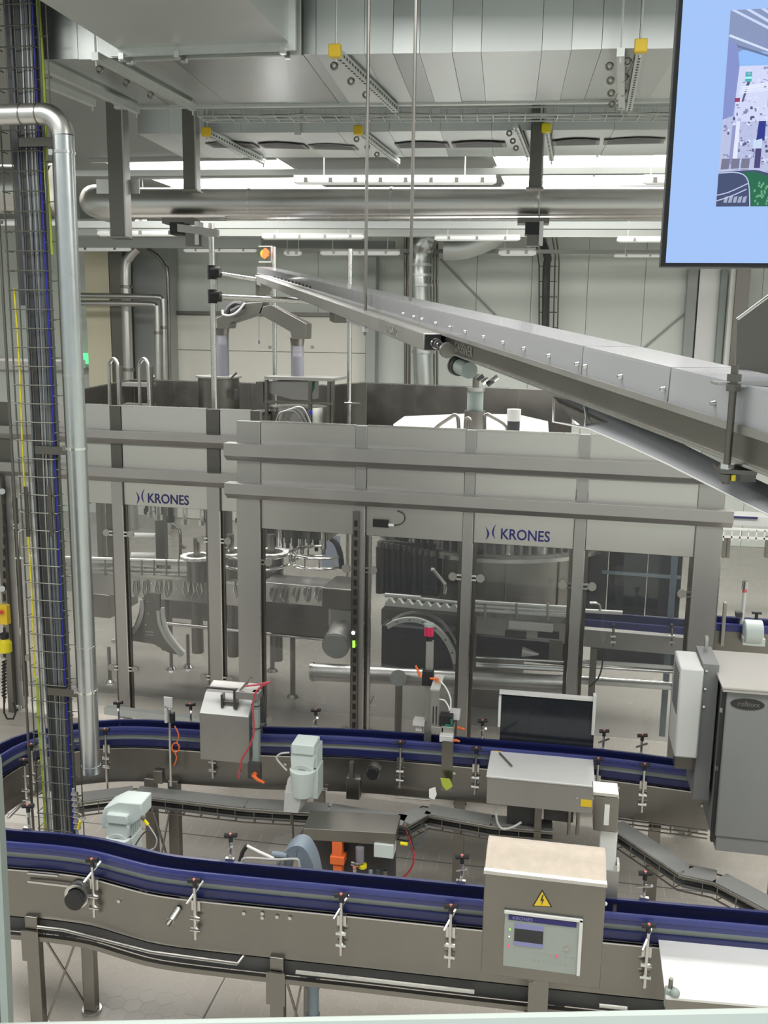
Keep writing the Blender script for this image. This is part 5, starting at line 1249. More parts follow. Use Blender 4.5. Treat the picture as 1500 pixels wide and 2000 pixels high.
# near control box ------------------------------------------------
NB = PL(4.36, 0.0)
t = thing('control_box', 'stainless control box with display hanging in front of the near conveyor', 'control box')
u0, u1 = NB.u(943, 1790), NB.u(1180, 1800); zb, zt = NB.z(1060, 1918), NB.z(1060, 1714)
b = B(); NB.box(b, u0, u1, zb, zt, 0, .22); obj('body', b, 'steel_warm', t, bev=.006)
b = B(); NB.box(b, u0 - .004, u1 + .004, zt - .008, zt + .012, -.016, .02); obj('front_lip', b, 'steel_bright', t, bev=.003)
rp = [NB.P(u0, zt + .004, -.006), NB.P(u0, zt + .055, .10), NB.P(u0, zt + .070, .19), NB.P(u0, zt + .06, .24), NB.P(u0, zt, .24)]
obj('sloping_top', B().prism(rp, NB.e * (u1 - u0)), 'beige_top', t, bev=.004)
# operator panel (tilted as in the photo: follows the box front)
pu0, pu1 = NB.u(984, 1840), NB.u(1134, 1850); pz0, pz1 = NB.z(1058, 1893), NB.z(1058, 1784)
b = B(); NB.box(b, pu0, pu1, pz0, pz1, -.012, 0); k = obj('operator_panel', b, 'panel_grey', t, bev=.003)
PW, PH = pu1 - pu0, pz1 - pz0
def pp(n_, m_, x0, y0, x1, y1, d=-.0145, bev=0):
    b = B(); NB.box(b, pu0 + PW * x0, pu0 + PW * x1, pz1 - PH * y1, pz1 - PH * y0, d, -.0115); return obj(n_, b, m_, k, bev=bev)
pp('panel_rim', 'sheet_white', -.01, -.01, 1.01, .045, -.018, .002); pp('panel_rim', 'sheet_white', .965, .0, 1.01, 1.0, -.018, .002)
pp('title_strip', 'blue_print', .05, .06, .93, .15)
b = text_mesh('KRONES', PH * .085, NB.P(pu0 + PW * .10, pz1 - PH * .135, -.0150), NB.e, V((0, 0, 1)), .0002, 0); obj('title_text', b, 'lilac', k)
pp('display_bar', 'lilac', .135, .20, .51, .29); pp('display', 'dark_glass', .135, .29, .51, .52); pp('display_bar', 'lilac', .135, .52, .51, .59)
for (x, y, m_, r) in ((.075, .32, 'led_green', .004), (.07, .45, 'led_white', .003), (.065, .62, 'led_red', .005), (.70, .70, 'led_red', .005)):
    p = NB.P(pu0 + PW * x, pz1 - PH * y, -.014); obj('status_lamp', B().cyl(p, p - NB.n * .003, r, 12), m_, k)
p = NB.P(pu0 + PW * .82, pz1 - PH * .55, -.0125); obj('round_button', B().cyl(p, p - NB.n * .003, .012, 18), 'steel_satin', k)
for r_ in range(2):
    for c in range(8):
        x = .40 + c * .07; obj('key', B().cyl(NB.P(pu0 + PW * x, pz1 - PH * (.70 + .13 * r_), -.0125), NB.P(pu0 + PW * x, pz1 - PH * (.70 + .13 * r_), -.0135), .0035, 8), 'steel_satin', k)
tri = [NB.P(NB.u(x, y, -.003), NB.z(x, y, -.003), -.003) for x, y in ((1059, 1738), (1078, 1772), (1040, 1770))]
obj('warning_sign', B().prism(tri, NB.n * .003), 'black', t, label='yellow high voltage warning triangle')
ct = sum(tri, V()) / 3; obj('warning_face', B().prism([ct + (p - ct) * .84 - NB.n * .001 for p in tri], NB.n * .001), 'yellow', t)
obj('warning_bolt', B().prism([NB.P(NB.u(x, y, -.005), NB.z(x, y, -.005), -.005) for x, y in ((1060, 1747), (1055, 1760), (1059, 1759), (1057, 1769), (1063, 1756), (1059, 1757), (1062, 1748))], NB.n * .001), 'black', t)
obj('side_latch', B().ball(NB.P(u1 + .003, NB.z(1182, 1772), .03), .010, 8), 'sheet_white', t)
b = B(); q0 = NB.P(NB.u(1052, 1930), 0, .12); obj('post', B().bx(q0.x - .05, q0.x + .05, q0.y, q0.y + .06, 0.0, zb + .02), 'steel', t)
obj('gland', B().ball(NB.P(u0 + (u1 - u0) * .42, zb - .02, .05), .024, 10), 'steel_dark', t)
# white upright behind the control box
UP = PL(4.9, 0)
t = thing('conduit_column', 'pale sheet metal conduit with steel hood behind the near control box', 'conduit')
b = B(); UP.pbox(b, 1171, 1622, 1204, 1700, 0, .06); obj('white_riser', b, 'sheet_white', t, bev=.003)
b = B(); UP.pbox(b, 1172, 1700, 1206, 1800, .0, .06); obj('lower_riser', b, 'steel_satin', t, bev=.003)
b = B(); UP.pbox(b, 1160, 1556, 1208, 1625, -.02, .09); obj('hood', b, 'steel', t, bev=.006)
b = B(); UP.pbox(b, 1158, 1549, 1209, 1556, -.03, .10); obj('hood_lip', b, 'steel_bright', t, bev=.003)
b = B(); UP.pbox(b, 1180, 1572, 1190, 1612, -.025, -.018); obj('bright_slot', b, 'sheet_white', t)
b = B(); UP.pbox(b, 1205, 1690, 1210, 1702, -.02, .06); obj('hinge', b, 'chrome', t)
# middle box with black hatch -------------------------------------
MB = PL(6.28, 0)
t = thing('inspection_unit', 'pale topped inspection box straddling the middle conveyor', 'inspection unit')
fz1 = MB.z(1055, 1528); 
ul, ur = MB.u(951, 1530), MB.u(1160, 1540); zlo = MB.z(1055, 1580)
b = B(); MB.box(b, ul, ur, zlo, fz1, 0, .46); obj('body', b, 'steel_satin', t, bev=.004)
b = B(); MB.box(b, ul - .006, ur + .006, fz1, fz1 + .014, -.006, .47); obj('lid', b, 'sheet_white', t, bev=.003)
obj('lid_handle', B().cyl(V((ul + .06, MB.d + .36, fz1 + .024)), V((ul + .16, MB.d + .16, fz1 + .024)), .006, 8), 'steel_dark', t)
b = B(); MB.box(b, ul + .01, ul + .08, fz1 + .0145, fz1 + .0165, .40, .45); obj('yellow_label', b, 'yellow', t)
b = B(); MB.pbox(b, 1134, 1563, 1156, 1576, -.006, 0); obj('yellow_label', b, 'yellow', t)
HB = PL(6.85, 0)
b = B(); HB.pbox(b, 977, 1362, 1161, 1470, 0, .03); obj('black_hatch', b, 'dark_glass', t)
b = B(); HB.pbox(b, 975, 1358, 1162, 1363, -.01, .04); HB.pbox(b, 1157, 1360, 1163, 1436, -.03, .04); HB.pbox(b, 973, 1362, 978, 1420, -.03, .04); obj('hatch_frame', b, 'sheet_white', t)
p = MB.at(1127, 1558, -.003); obj('bolt', B().cyl(p, p - V((0, .006, 0)), .009, 8), 'steel_bright', t)
b = B(); q0 = MB.at(1051, 1600, .1); obj('post', B().bx(q0.x - .025, q0.x + .025, q0.y, q0.y + .05, 0, zlo + .02), 'steel', t)
b = B(); MB.pbox(b, 990, 1570, 1045, 1612, .15, .35); MB.pbox(b, 1062, 1570, 1120, 1604, .15, .3); obj('dark_drive', b, 'dark', t)
obj('clear_hose', B().tube(smooth_path([MB.at(x, y, .05) for x, y in ((970, 1570), (970, 1600), (980, 1618), (1000, 1616), (1018, 1606))], 4), .008, 6), 'cable_light', t)
for x in (1113, 1130): obj('drive_rod', B().cyl(MB.at(x, 1575, .1), MB.at(x - 3, 1630, .1), .012, 8), 'steel', t)
# laser printer cabinet -------------------------------------------
LC = PL(5.95, 0)
t = thing('printer_cabinet', 'dark grey printer cabinet with oval badge at the right edge', 'cabinet')
cu0 = LC.u(1412, 1450); cu1 = cu0 + .75; cz0 = LC.z(1450, 1668); cz1 = LC.z(1450, 1352)
b = B(); LC.box(b, cu0, cu1, cz0 + .1, cz1, 0, .62); obj('body', b, 'cabinet', t, bev=.008)
b = B(); LC.box(b, cu0 + .01, cu1, cz0, cz0 + .1, .01, .60); obj('plinth', b, 'cabinet', t, bev=.004)
b = B(); LC.box(b, cu0 - .03, cu1, cz1, cz1 + .03, -.025, .02); obj('lid_front', b, 'cabinet_lid', t, bev=.004)
b = B().prism([LC.P(cu0 - .035, cz1 + .02, -.03), LC.P(cu0 - .035, cz1 + .035, -.03), LC.P(cu0 - .035, cz1 + .045, .66), LC.P(cu0 - .035, cz1 + .02, .66)], LC.e * (cu1 - cu0 + .035)); obj('lid', b, 'cabinet_lid', t, bev=.004)
b = B(); LC.box(b, cu0 - .02, cu0, cz0 + .05, cz1 - .01, .02, .06); obj('side_seal', b, 'black', t)
for zz in (.86, .5): obj('hinge', B().cyl(LC.P(cu0 - .018, cz0 + (cz1 - cz0) * zz, .03), LC.P(cu0 - .018, cz0 + (cz1 - cz0) * zz + .03, .03), .012, 8), 'chrome', t)
ec, ew, eh = LC.at(1460, 1376, -.004), LC.u(1494, 1376) - LC.u(1427, 1376), LC.z(1460, 1365) - LC.z(1460, 1387)
obj('badge', B().prism([ec + LC.e * (ew / 2 * math.cos(a)) + V((0, 0, eh / 2 * math.sin(a))) for a in [2 * math.pi * k / 32 for k in range(32)]], LC.n * .004), 'black', t, label='black oval badge')
b = text_mesh('rofinxx', eh * .62, ec + LC.e * (-ew * .30) + V((0, -.0015, -eh * .17)), LC.e, V((0, 0, 1)), .0004, .0008, 1.0)
obj('badge_text', b, 'steel_dark', t)
b = B(); LC.box(b, cu0 + .46, cu1 - .05, 0, cz0, .25, .5); obj('pedestal', b, 'cabinet', t)
# pale cooling unit on its left flank
t = thing('cooling_unit', 'pale grey cooling unit with louvers on the printer cabinet side', 'cooling unit'); CU = PL(6.12, 0)
u0, u1 = CU.u(1324, 1380), CU.u(1370, 1380); z0_, z1_ = CU.z(1350, 1482), CU.z(1350, 1306)
b = B(); CU.box(b, u0, u1, z0_, z1_, 0, .36); obj('housing', b, 'cabinet_light', t, bev=.012)
b = B(); CU.box(b, u1, cu0 - .021, z0_ - .3, z1_ + .02, .05, .42); obj('mount_plate', b, 'cabinet', t)
for i in range(16):
    zz = z1_ - .05 - i * .018; b = B(); CU.box(b, u0 - .003, u0 + .002, zz - .006, zz, .04, .30); obj('louver', b, 'dark', t)
for i in range(3): obj('bolt', B().cyl(CU.P(u1 + .02, z1_ - .02 - i * .12, .045), CU.P(u1 + .02, z1_ - .02 - i * .12, .035), .008, 8), 'chrome', t)
b = B(); CU.box(b, u0 + .02, u1, z0_ - .12, z0_, .1, .2); obj('bracket', b, 'steel', t)
b = B(); CU.pbox(b, 1376, 1245, 1382, 1300, .3, .34); obj('upright', b, 'steel_bright', t)
# stainless cover over the middle conveyor (left)
SC = PL(6.36, 0)
t = thing('sensor_cover', 'stainless sloped cover box over the middle conveyor', 'cover')
a0, a1 = SC.u(390, 1430), SC.u(487, 1430); z_b, z_t = SC.z(440, 1458), SC.z(440, 1398)
prof = [SC.P(a0, z_b - .12, 0), SC.P(a0, z_t, 0), SC.P(a0, z_t + .12, .13), SC.P(a0, z_t + .15, .30), SC.P(a0, z_t + .0, .36), SC.P(a0, z_b, .36)]
obj('cover_box', B().prism(prof, SC.e * (a1 - a0)), 'steel_satin', t, bev=.004)
sl0, sl1 = SC.P(a0 + .006, z_t + .003, -.002), SC.P(a0 + .006, z_t + .121, .128)
obj('slope_plate', B().ob(sl0, SC.e * (a1 - a0 - .012), sl1 - sl0, V((0, -.003, .003))), 'sheet_white', t)
hc = sl0.lerp(sl1, .55) + SC.e * ((a1 - a0) * .55)
obj('hinge_block', B().cb(hc + V((-.05, -.02, .03)), .018, .05, .10).cb(hc + V((.05, -.02, .05)), .022, .06, .14).cyl(hc + V((-.05, -.02, .02)), hc + V((.05, -.02, .02)), .018, 10), 'steel_dark', t)
t = thing('sensor_post', 'square steel post with clamped arm and orange lever beside the cover', 'sensor post'); q0 = PL(6.30, 0)
pz0, pz1 = q0.z(500, 1500), q0.z(500, 1352); pc_ = q0.at(499, 1430)
obj('post', B().bx(pc_.x - .022, pc_.x + .022, 6.30, 6.345, pz0, pz1), 'grey_green', t)
obj('top_arm', B().bx(pc_.x - .14, pc_.x + .03, 6.28, 6.36, pz1 - .055, pz1), 'steel_satin', t, bev=.003)
obj('thin_arm', B().bx(pc_.x - .38, pc_.x - .12, 6.34, 6.36, pz1 - .02, pz1 - .008), 'dark', t)
obj('latch', B().cyl(V((pc_.x - .11, 6.3, pz1)), V((pc_.x - .03, 6.32, pz1 + .10)), .011, 8), 'chrome', t)
obj('clamp_block', B().bx(pc_.x - .05, pc_.x + .045, 6.265, 6.30, pz0 - .07, pz0 + .05), 'dark', t)
lv = V((pc_.x + .005, 6.255, pz0 - .03)); obj('orange_lever', B().cyl(lv + V((0, .01, 0)), lv - V((0, .02, 0)), .018, 10).tube([lv - V((0, .02, 0)), lv + V((.03, -.03, -.02)), lv + V((.085, -.04, -.035))], [.014, .012, .009], 8), 'orange', t)
obj('cable_tie', B().ring(V((pc_.x, 6.32, pz1 - .10)), V((pc_.x, 6.32, pz1 - .106)), .036, .032, 14).ring(V((pc_.x, 6.32, pz1 - .27)), V((pc_.x, 6.32, pz1 - .276)), .036, .032, 14), 'black', t)
obj('dark_fender', B().prism([q0.at(x, y, .2) for x, y in ((508, 1350), (514, 1362), (518, 1385), (519, 1412), (502, 1412), (502, 1350))], V((0, .02, 0))), 'dark', t)
solo('sensor_hose', B().tube(smooth_path([q0.at(x, y, -.05) for x, y in ((480, 1340), (505, 1337), (527, 1332), (512, 1340), (498, 1355), (494, 1380), (496, 1430), (486, 1460), (472, 1485), (466, 1520))], 4), .007, 7), 'hose_red', 'dark red hose running down the square sensor post', 'hose')
# white gear motors
def gearmotor(label, PLN, x, y, s, arm=True, face=None):
    """s = metres per pixel there; finned box motor seen from its end"""
    t = thing('gear_motor', label, 'motor'); c = PLN.at(x, y); k0 = len(bpy.data.objects); before = set(bpy.data.objects)
    Fv = lambda a, d, z: c + V((a, d, z))
    obj('fan_cowl', B().prism([Fv(a, -.02, z) for a, z in ((-.07, -.02), (-.075, .05), (-.05, .085), (.05, .085), (.075, .05), (.07, -.02), (.05, -.055), (-.05, -.055))], V((0, .17, 0))), 'motor', t, bev=.006)
    for k in range(5): obj('cooling_fin', B().bx(c.x - .085 + .003, c.x + .085 - .003, c.y + .02 + .03 * k, c.y + .028 + .03 * k, c.z - .03, c.z + .092), 'motor', t)
    obj('terminal_box', B().bx(c.x - .065, c.x + .075, c.y - .03, c.y + .12, c.z + .07, c.z + .135), 'motor', t, bev=.008)
    obj('gear_case', B().cyl(Fv(.0, .0, -.03), Fv(0, .0, -.20), .082, 18, .062).bx(c.x - .02, c.x + .09, c.y, c.y + .14, c.z - .22, c.z - .03), 'motor', t, bev=.004)
    obj('bolt_ring', B().ring(Fv(0, -.03, -.07), Fv(0, -.02, -.07), .072, .05, 18), 'white_paint', t)
    obj('name_plate', B().bx(c.x - .04, c.x + .04, c.y - .028, c.y - .02, c.z - .078, c.z - .068), 'steel_dark', t)
    if s:
        for o in set(bpy.data.objects) - before:
            if o.type == 'MESH': o.data.transform(Matrix.Translation(c) @ Matrix.Scale(s, 4) @ Matrix.Translation(-c))
    return t, c
GM = PL(6.22, 0)
t, c = gearmotor('white gear motor hanging on the middle conveyor above a grey duct box', GM, 592, 1492, 1.18)
b = B().prism([GM.at(x, y, -.05) for x, y in ((556, 1548), (590, 1550), (580, 1588), (554, 1586))], V((0, .06, 0))); obj('torque_box', b, 'cabinet_light', t)
b = B().prism([GM.at(590, 1550, -.05), GM.at(580, 1588, -.05), GM.at(602, 1560, .08), GM.at(606, 1532, .08)], V((.006, 0, 0))); obj('torque_side', b, 'cabinet_light', t)
b = B().prism([GM.at(x, y, .0) for x, y in ((562, 1522), (606, 1526), (606, 1545), (590, 1552), (556, 1549))], V((0, .05, 0))); obj('torque_top', b, 'sheet_white', t)
obj('cable', B().tube(smooth_path([GM.at(x, y, -.04) for x, y in ((565, 1470), (548, 1472), (540, 1480), (548, 1492), (560, 1505))], 4), .007, 6), 'cable_light', t)
obj('down_rod', B().cyl(GM.at(571, 1590, .0), GM.at(573, 1650, .0), .008, 8), 'steel_dark', t)
GM2 = PL(5.25, 0)
t, c = gearmotor('white finned gear motor behind the near conveyor', GM2, 232, 1626, 0)
obj('top_cover', B().prism([GM2.at(x, y, .0) for x, y in ((197, 1596), (203, 1578), (230, 1566), (276, 1570), (276, 1600), (242, 1622), (198, 1618))], V((0, .16, 0))), 'motor', t, bev=.008)
obj('cable_plug', B().cyl(GM2.at(276, 1596, -.02), GM2.at(283, 1600, -.02), .014, 8), 'steel', t)
obj('yellow_plug', B().cyl(GM2.at(280, 1600, -.02), GM2.at(289, 1611, -.02), .011, 8), 'signal_yellow', t)
obj('cable', B().tube(smooth_path([GM2.at(x, y, -.02) for x, y in ((289, 1611), (297, 1622), (306, 1640), (302, 1656), (288, 1662))], 4), .005, 6), 'cable_light', t)
obj('cable', B().tube(smooth_path([GM2.at(x, y, -.02) for x, y in ((265, 1650), (278, 1630), (293, 1622), (305, 1640))], 4), .005, 6), 'steel_dark', t)
# beacon mast with clamps and camera head
BM = PL(6.78, 0)
t = thing('beacon_mast', 'aluminium mast with red beacon lamp on the middle conveyor', 'beacon mast')
b = B(); BM.pbox(b, 830, 1253, 844, 1450, 0, .04); obj('mast', b, 'steel_satin', t)
c = BM.at(838, 1232, .02); obj('beacon_lamp', B().cyl(c - V((0, 0, .035)), c + V((0, 0, .035)), .036, 18), 'beacon', t); obj('beacon_cap', B().cyl(c + V((0, 0, .035)), c + V((0, 0, .055)), .038, 18), 'grey_green', t); obj('beacon_foot', B().cyl(c - V((0, 0, .075)), c - V((0, 0, .035)), .026, 14), 'black', t)
b = B(); BM.pbox(b, 824, 1311, 845, 1340, -.03, .05); obj('clamp_block', b, 'black', t, bev=.004)
def lever(t, pts, d=-.05): obj('orange_lever', B().tube([BM.at(x, y, d) for x, y in pts], [.012, .010, .008][:len(pts)], 8), 'orange', t)
lever(t, ((822, 1322), (817, 1312), (812, 1300))); lever(t, ((854, 1333), (855, 1326), (840, 1325)), -.08)
b = B().prism([BM.at(x, y, -.06) for x, y in ((840, 1348), (858, 1350), (868, 1320), (850, 1318))], V((0, -.008, .006))); obj('slotted_bracket', b, 'sheet_white', t)
b = B(); BM.pbox(b, 841, 1350, 857, 1425, -.10, -.05); obj('arm', b, 'steel_satin', t)
for x in (845, 851):
    b = B(); BM.pbox(b, x, 1380, x + 2, 1415, -.104, -.099); obj('arm_slot', b, 'black', t)
for pts in (((860, 1330), (872, 1345), (880, 1365), (880, 1385)), ((858, 1366), (868, 1368), (876, 1380), (878, 1388))): obj('cable', B().tube(smooth_path([BM.at(x, y, -.08) for x, y in pts], 4), .006, 6), 'white_plastic', t)
b = B(); BM.pbox(b, 858, 1398, 884, 1418, -.14, -.06); obj('sensor_head', b, 'black', t, bev=.003)
b = B(); BM.pbox(b, 869, 1416, 883, 1420, -.15, -.139); BM.pbox(b, 880, 1405, 883, 1418, -.15, -.139); obj('green_frame', b, 'green_part', t)
b = B(); BM.pbox(b, 878, 1393, 897, 1406, -.08, .02); obj('white_head', b, 'sheet_white', t)
for x in (842, 862):
    b = B(); BM.pbox(b, x, 1420, x + 24, 1432, -.16, -.05); obj('lower_clamp', b, 'steel_satin', t, bev=.003)
b = B(); BM.pbox(b, 858, 1438, 884, 1450, -.22, -.12); obj('lower_head', b, 'sheet_white', t, bev=.003)
lever(t, ((893, 1421), (899, 1422), (908, 1425)), -.05); lever(t, ((885, 1446), (891, 1446), (898, 1448)), -.15)
b = B(); BM.pbox(b, 806, 1410, 829, 1418, -.04, .06); BM.pbox(b, 812, 1418, 824, 1428, -.02, .04); obj('side_head', b, 'sheet_white', t)
b = B(); PL(6.40, 0).pbox(b, 862, 1450, 884, 1545, 0, .02); obj('reject_plate', b, 'steel', t)
solo('leaf_scrap', B().prism([PL(6.33, 0).at(x, y) for x, y in ((860, 1520), (878, 1522), (884, 1536), (872, 1544), (864, 1535))], V((0, .008, 0))), 'green_yellow', 'pale green scrap stuck under the beacon mast on the conveyor side', 'scrap')
solo('paper_scrap', B().prism([PL(6.28, 0).at(x, y) for x, y in ((838, 1542), (850, 1538), (853, 1552), (848, 1562), (838, 1558))], V((0, .008, 0))), 'white_plastic', 'crumpled white paper scrap on the tray', 'scrap')
b = B(); PL(6.35, 0).pbox(b, 676, 1520, 702, 1562, 0, .08); t = thing('stop_bracket', 'small steel stop bracket on the middle conveyor front', 'bracket'); obj('box', b, 'steel', t, bev=.004)
b = B(); PL(6.33, 0).pbox(b, 682, 1490, 690, 1522, 0, .04); obj('upright', b, 'steel_dark', t)
obj('nut', B().cyl(PL(6.33, 0).at(697, 1521, -.02), PL(6.33, 0).at(705, 1521, -.02), .014, 8), 'chrome', t)
# sensor stand with orange hose coil on the left of the middle conveyor
t = thing('reflector_stand', 'thin sensor stand with square reflector and coiled orange hose', 'sensor stand'); q0 = PL(6.32, 0)
obj('rod', B().cyl(q0.at(331, 1385), q0.at(334, 1535), .010, 8), 'steel_bright', t)
b = B(); q0.pbox(b, 320, 1362, 336, 1382, .1, .11); q0.pbox(b, 321, 1380, 326, 1412, .1, .13); obj('reflector', b, 'sheet_white', t)
b = B(); q0.pbox(b, 331, 1394, 338, 1412, -.02, .02); obj('sensor', b, 'black', t)
obj('bracket', B().cb(q0.at(311, 1515), .07, .06, .10), 'steel', t, bev=.004)
P_ = [q0.at(341, 1418, -.02), q0.at(349, 1435, -.02), q0.at(346, 1448, -.02)] + [q0.at(343 + 7 * math.cos(a), 1460 + 9 * math.sin(a), -.02) for a in [k * .7 - 1 for k in range(14)]] + [q0.at(345, 1480, -.02), q0.at(340, 1495, -.02)]
solo('air_hose', B().tube(smooth_path(P_, 3), .005, 6), 'orange', 'thin coiled orange air hose beside the reflector stand', 'hose')
# service unit under the middle conveyor
SU = PL(5.95, 0)
t = thing('service_unit', 'grey service box with red lever under the middle conveyor', 'service unit')
b = B(); SU.pbox(b, 598, 1632, 772, 1735, .10, .14); obj('back_plate', b, 'dark', t)
b = B().prism([SU.at(x, y, -.02) for x, y in ((592, 1618), (773, 1628), (770, 1652), (592, 1640))], V((0, .20, .03))); obj('hood', b, 'steel', t, bev=.003)
b = B(); SU.pbox(b, 648, 1644, 668, 1676, -.02, .05); SU.pbox(b, 644, 1674, 672, 1690, -.03, .06); SU.pbox(b, 650, 1690, 668, 1735, -.02, .05); obj('red_lever', b, 'orange', t, bev=.006)
obj('glass_bowl', B().cyl(SU.at(703, 1655, -.02), SU.at(703, 1684, -.02), .03, 14), 'tube_clear', t); obj('bowl_base', B().cyl(SU.at(708, 1688, -.02), SU.at(708, 1694, -.02), .03, 14), 'signal_yellow', t)
b = B(); SU.pbox(b, 730, 1650, 768, 1676, -.04, .08); obj('junction_box', b, 'motor', t, bev=.004)
obj('yellow_plug', B().cyl(SU.at(782, 1647, -.03), SU.at(796, 1649, -.03), .012, 8), 'signal_yellow', t)
c = SU.at(622, 1690, -.03); obj('pressure_gauge', B().cyl(c, c - V((0, .02, 0)), .022, 16), 'white_plastic', t); obj('gauge_rim', B().ring(c, c - V((0, .022, 0)), .026, .021, 16), 'steel', t)
obj('fitting', B().cyl(SU.at(686, 1686, -.05), SU.at(700, 1690, -.05), .014, 8).cyl(SU.at(692, 1692, -.05), SU.at(694, 1725, -.05), .012, 8), 'chrome', t)
obj('red_button', B().ball(SU.at(692, 1695, -.07), .013, 8), 'pink', t)
for k in range(3): obj('valve', B().cyl(SU.at(724 + k * 14, 1700, -.02), SU.at(724 + k * 14, 1730, -.02), .014, 8), ('blue_grey', 'dark', 'steel')[k], t)
# blue grey blower with hoses behind the near conveyor
BL = PL(5.25, 0)
t = thing('blower', 'blue grey blower with white pipes behind the near conveyor', 'blower')
ribbon(BL, [(548, 1722), (554, 1690), (568, 1668), (585, 1664), (600, 1690), (608, 1725)], 22, 0, .14, 'blue_grey', t, 'shell')
obj('snout', B().cyl(BL.at(532, 1668), BL.at(560, 1672), .02, 10), 'blue_grey', t)
obj('frame_pipe', B().tube(smooth_path([BL.at(x, y, -.03) for x, y in ((470, 1700), (472, 1684), (482, 1676), (540, 1679), (576, 1678), (584, 1686), (585, 1725))], 4), .008, 8), 'cable_light', t)
obj('handle_pipe', B().tube([BL.at(x, y, -.02) for x, y in ((482, 1652), (506, 1664), (535, 1677))], .010, 8), 'white_plastic', t)
obj('dark_grip', B().tube([BL.at(x, y, -.02) for x, y in ((466, 1690), (474, 1664), (482, 1652))], .013, 8), 'rubber', t)
obj('strut', B().cyl(BL.at(522, 1722, 0), BL.at(548, 1678, 0), .012, 8).cyl(BL.at(545, 1722, 0), BL.at(552, 1680, 0), .012, 8), 'cable_light', t)
obj('fitting', B().cyl(BL.at(458, 1688, -.03), BL.at(475, 1690, -.03), .016, 10), 'chrome', t)
# white table lower right
WT = PL(4.2, 0)
t = thing('white_worktop', 'white sheet metal table top at the lower right corner', 'table')
zq = 1.06; pts = [aZ(x, y, zq) for x, y in ((1285, 1834), (1560, 1856), (1560, 1975), (1300, 1952))]
obj('top_sheet', B().prism(pts, (0, 0, .012)), 'sheet_white', t)
obj('front_edge', B().ob(pts[3] - V((0, 0, .06)), pts[2] - pts[3], V((0, .01, 0)), V((0, 0, .06))), 'steel', t)
obj('leg', B().bx(pts[3].x + .06, pts[3].x + .11, pts[3].y + .02, pts[3].y + .07, 0, zq - .01), 'steel', t)
obj('leg', B().bx(pts[0].x + .06, pts[0].x + .11, pts[0].y - .07, pts[0].y - .02, 0, zq - .01), 'steel', t)
t = thing('table_clamp', 'grey plastic clamp on the front left corner of the white table', 'clamp'); p = aZ(1308, 1925, zq + .03)
obj('clamp_body', B().cb(p + V((0, -.03, -.04)), .05, .04, .10), 'grey_green', t, bev=.008)
obj('clamp_knob', B().ball(p + V((.02, -.05, .0)), .024, 10), 'grey_green', t); obj('clamp_pin', B().cyl(p + V((0, -.03, 0)), p + V((0, -.03, .06)), .011, 8), 'steel', t)

# ================================================================== BACKGROUND AT THE RIGHT
q = PL(14.0, 0)
t = thing('far_conveyor', 'far blue lined conveyor frame at the right behind the machine', 'conveyor')
b = B(); q.pbox(b, 1412, 1012, 1640, 1030, 0, .4); obj('body', b, 'cabinet_light', t)
b = B(); q.pbox(b, 1430, 1009, 1480, 1013, -.02, 0); obj('blue_rail', b, 'blue', t)
for y in (1036, 1052): 
    b = B(); q.pbox(b, 1405, y, 1640, y + 4, -.3, -.26); obj('rail', b, 'sheet_white', t)
for x in range(1412, 1620, 16):
    b = B(); q.pbox(b, x, 1036, x + 2.5, 1056, -.3, -.27); obj('rail_post', b, 'sheet_white', t)
for x in (1412, 1420, 1496):
    b = B(); q.pbox(b, x, 1050, x + 6, 1090, -.2, -.1); obj('leg', b, 'steel', t)
q = PL(8.6, 0)
t = thing('outfeed_section', 'blue railed conveyor section behind the printer cabinet', 'conveyor')
b = B(); q.pbox(b, 1396, 1212, 1640, 1224, 0, .04); obj('back_rail', b, 'blue', t)
b = B(); q.pbox(b, 1394, 1226, 1640, 1240, -.1, -.06); obj('front_rail', b, 'blue_lit', t)
b = B(); q.pbox(b, 1394, 1240, 1640, 1280, -.1, .1); obj('side_plate', b, 'steel', t)
p = q.at(1477, 1210, -.1); obj('knob', B().cyl(p, p + V((0, 0, .06)), .014, 8).cyl(p + V((-.04, 0, .06)), p + V((.04, 0, .06)), .013, 8), 'black', t)
t = thing('sensor_mast', 'slim white mast with silver tip and red band at the right', 'mast')
a, c = q.at(1449, 1215, -.05), q.at(1455, 1150, -.05)
obj('mast', B().cyl(V((a.x, a.y, a.z - .1)), V((a.x, a.y, c.z)), .017, 10), 'sheet_white', t); obj('tip', B().cyl(V((a.x, a.y, c.z)), V((a.x, a.y, c.z + .07)), .026, 12), 'chrome', t); obj('red_band', B().cyl(V((a.x, a.y, c.z - .03)), V((a.x, a.y, c.z)), .02, 12), 'pink', t)
b = B(); q.pbox(b, 1438, 1197, 1450, 1206, -.1, -.03); obj('clamp', b, 'dark', t)
b = B(); q.pbox(b, 1411, 1178, 1417, 1262, -.15, -.1); solo('rail_upright', b, 'steel_satin', 'grey upright bar left of the slim white mast', 'upright')
t = thing('gear_motor', 'pale plastic covered motor on the conveyor at the right', 'motor')
obj('housing', B().cyl(q.at(1453, 1232, -.18), q.at(1488, 1234, -.18), .10, 18), 'motor', t, bev=.01); obj('foot', B().cb(q.at(1470, 1250, -.15), .18, .14, .06), 'motor', t)

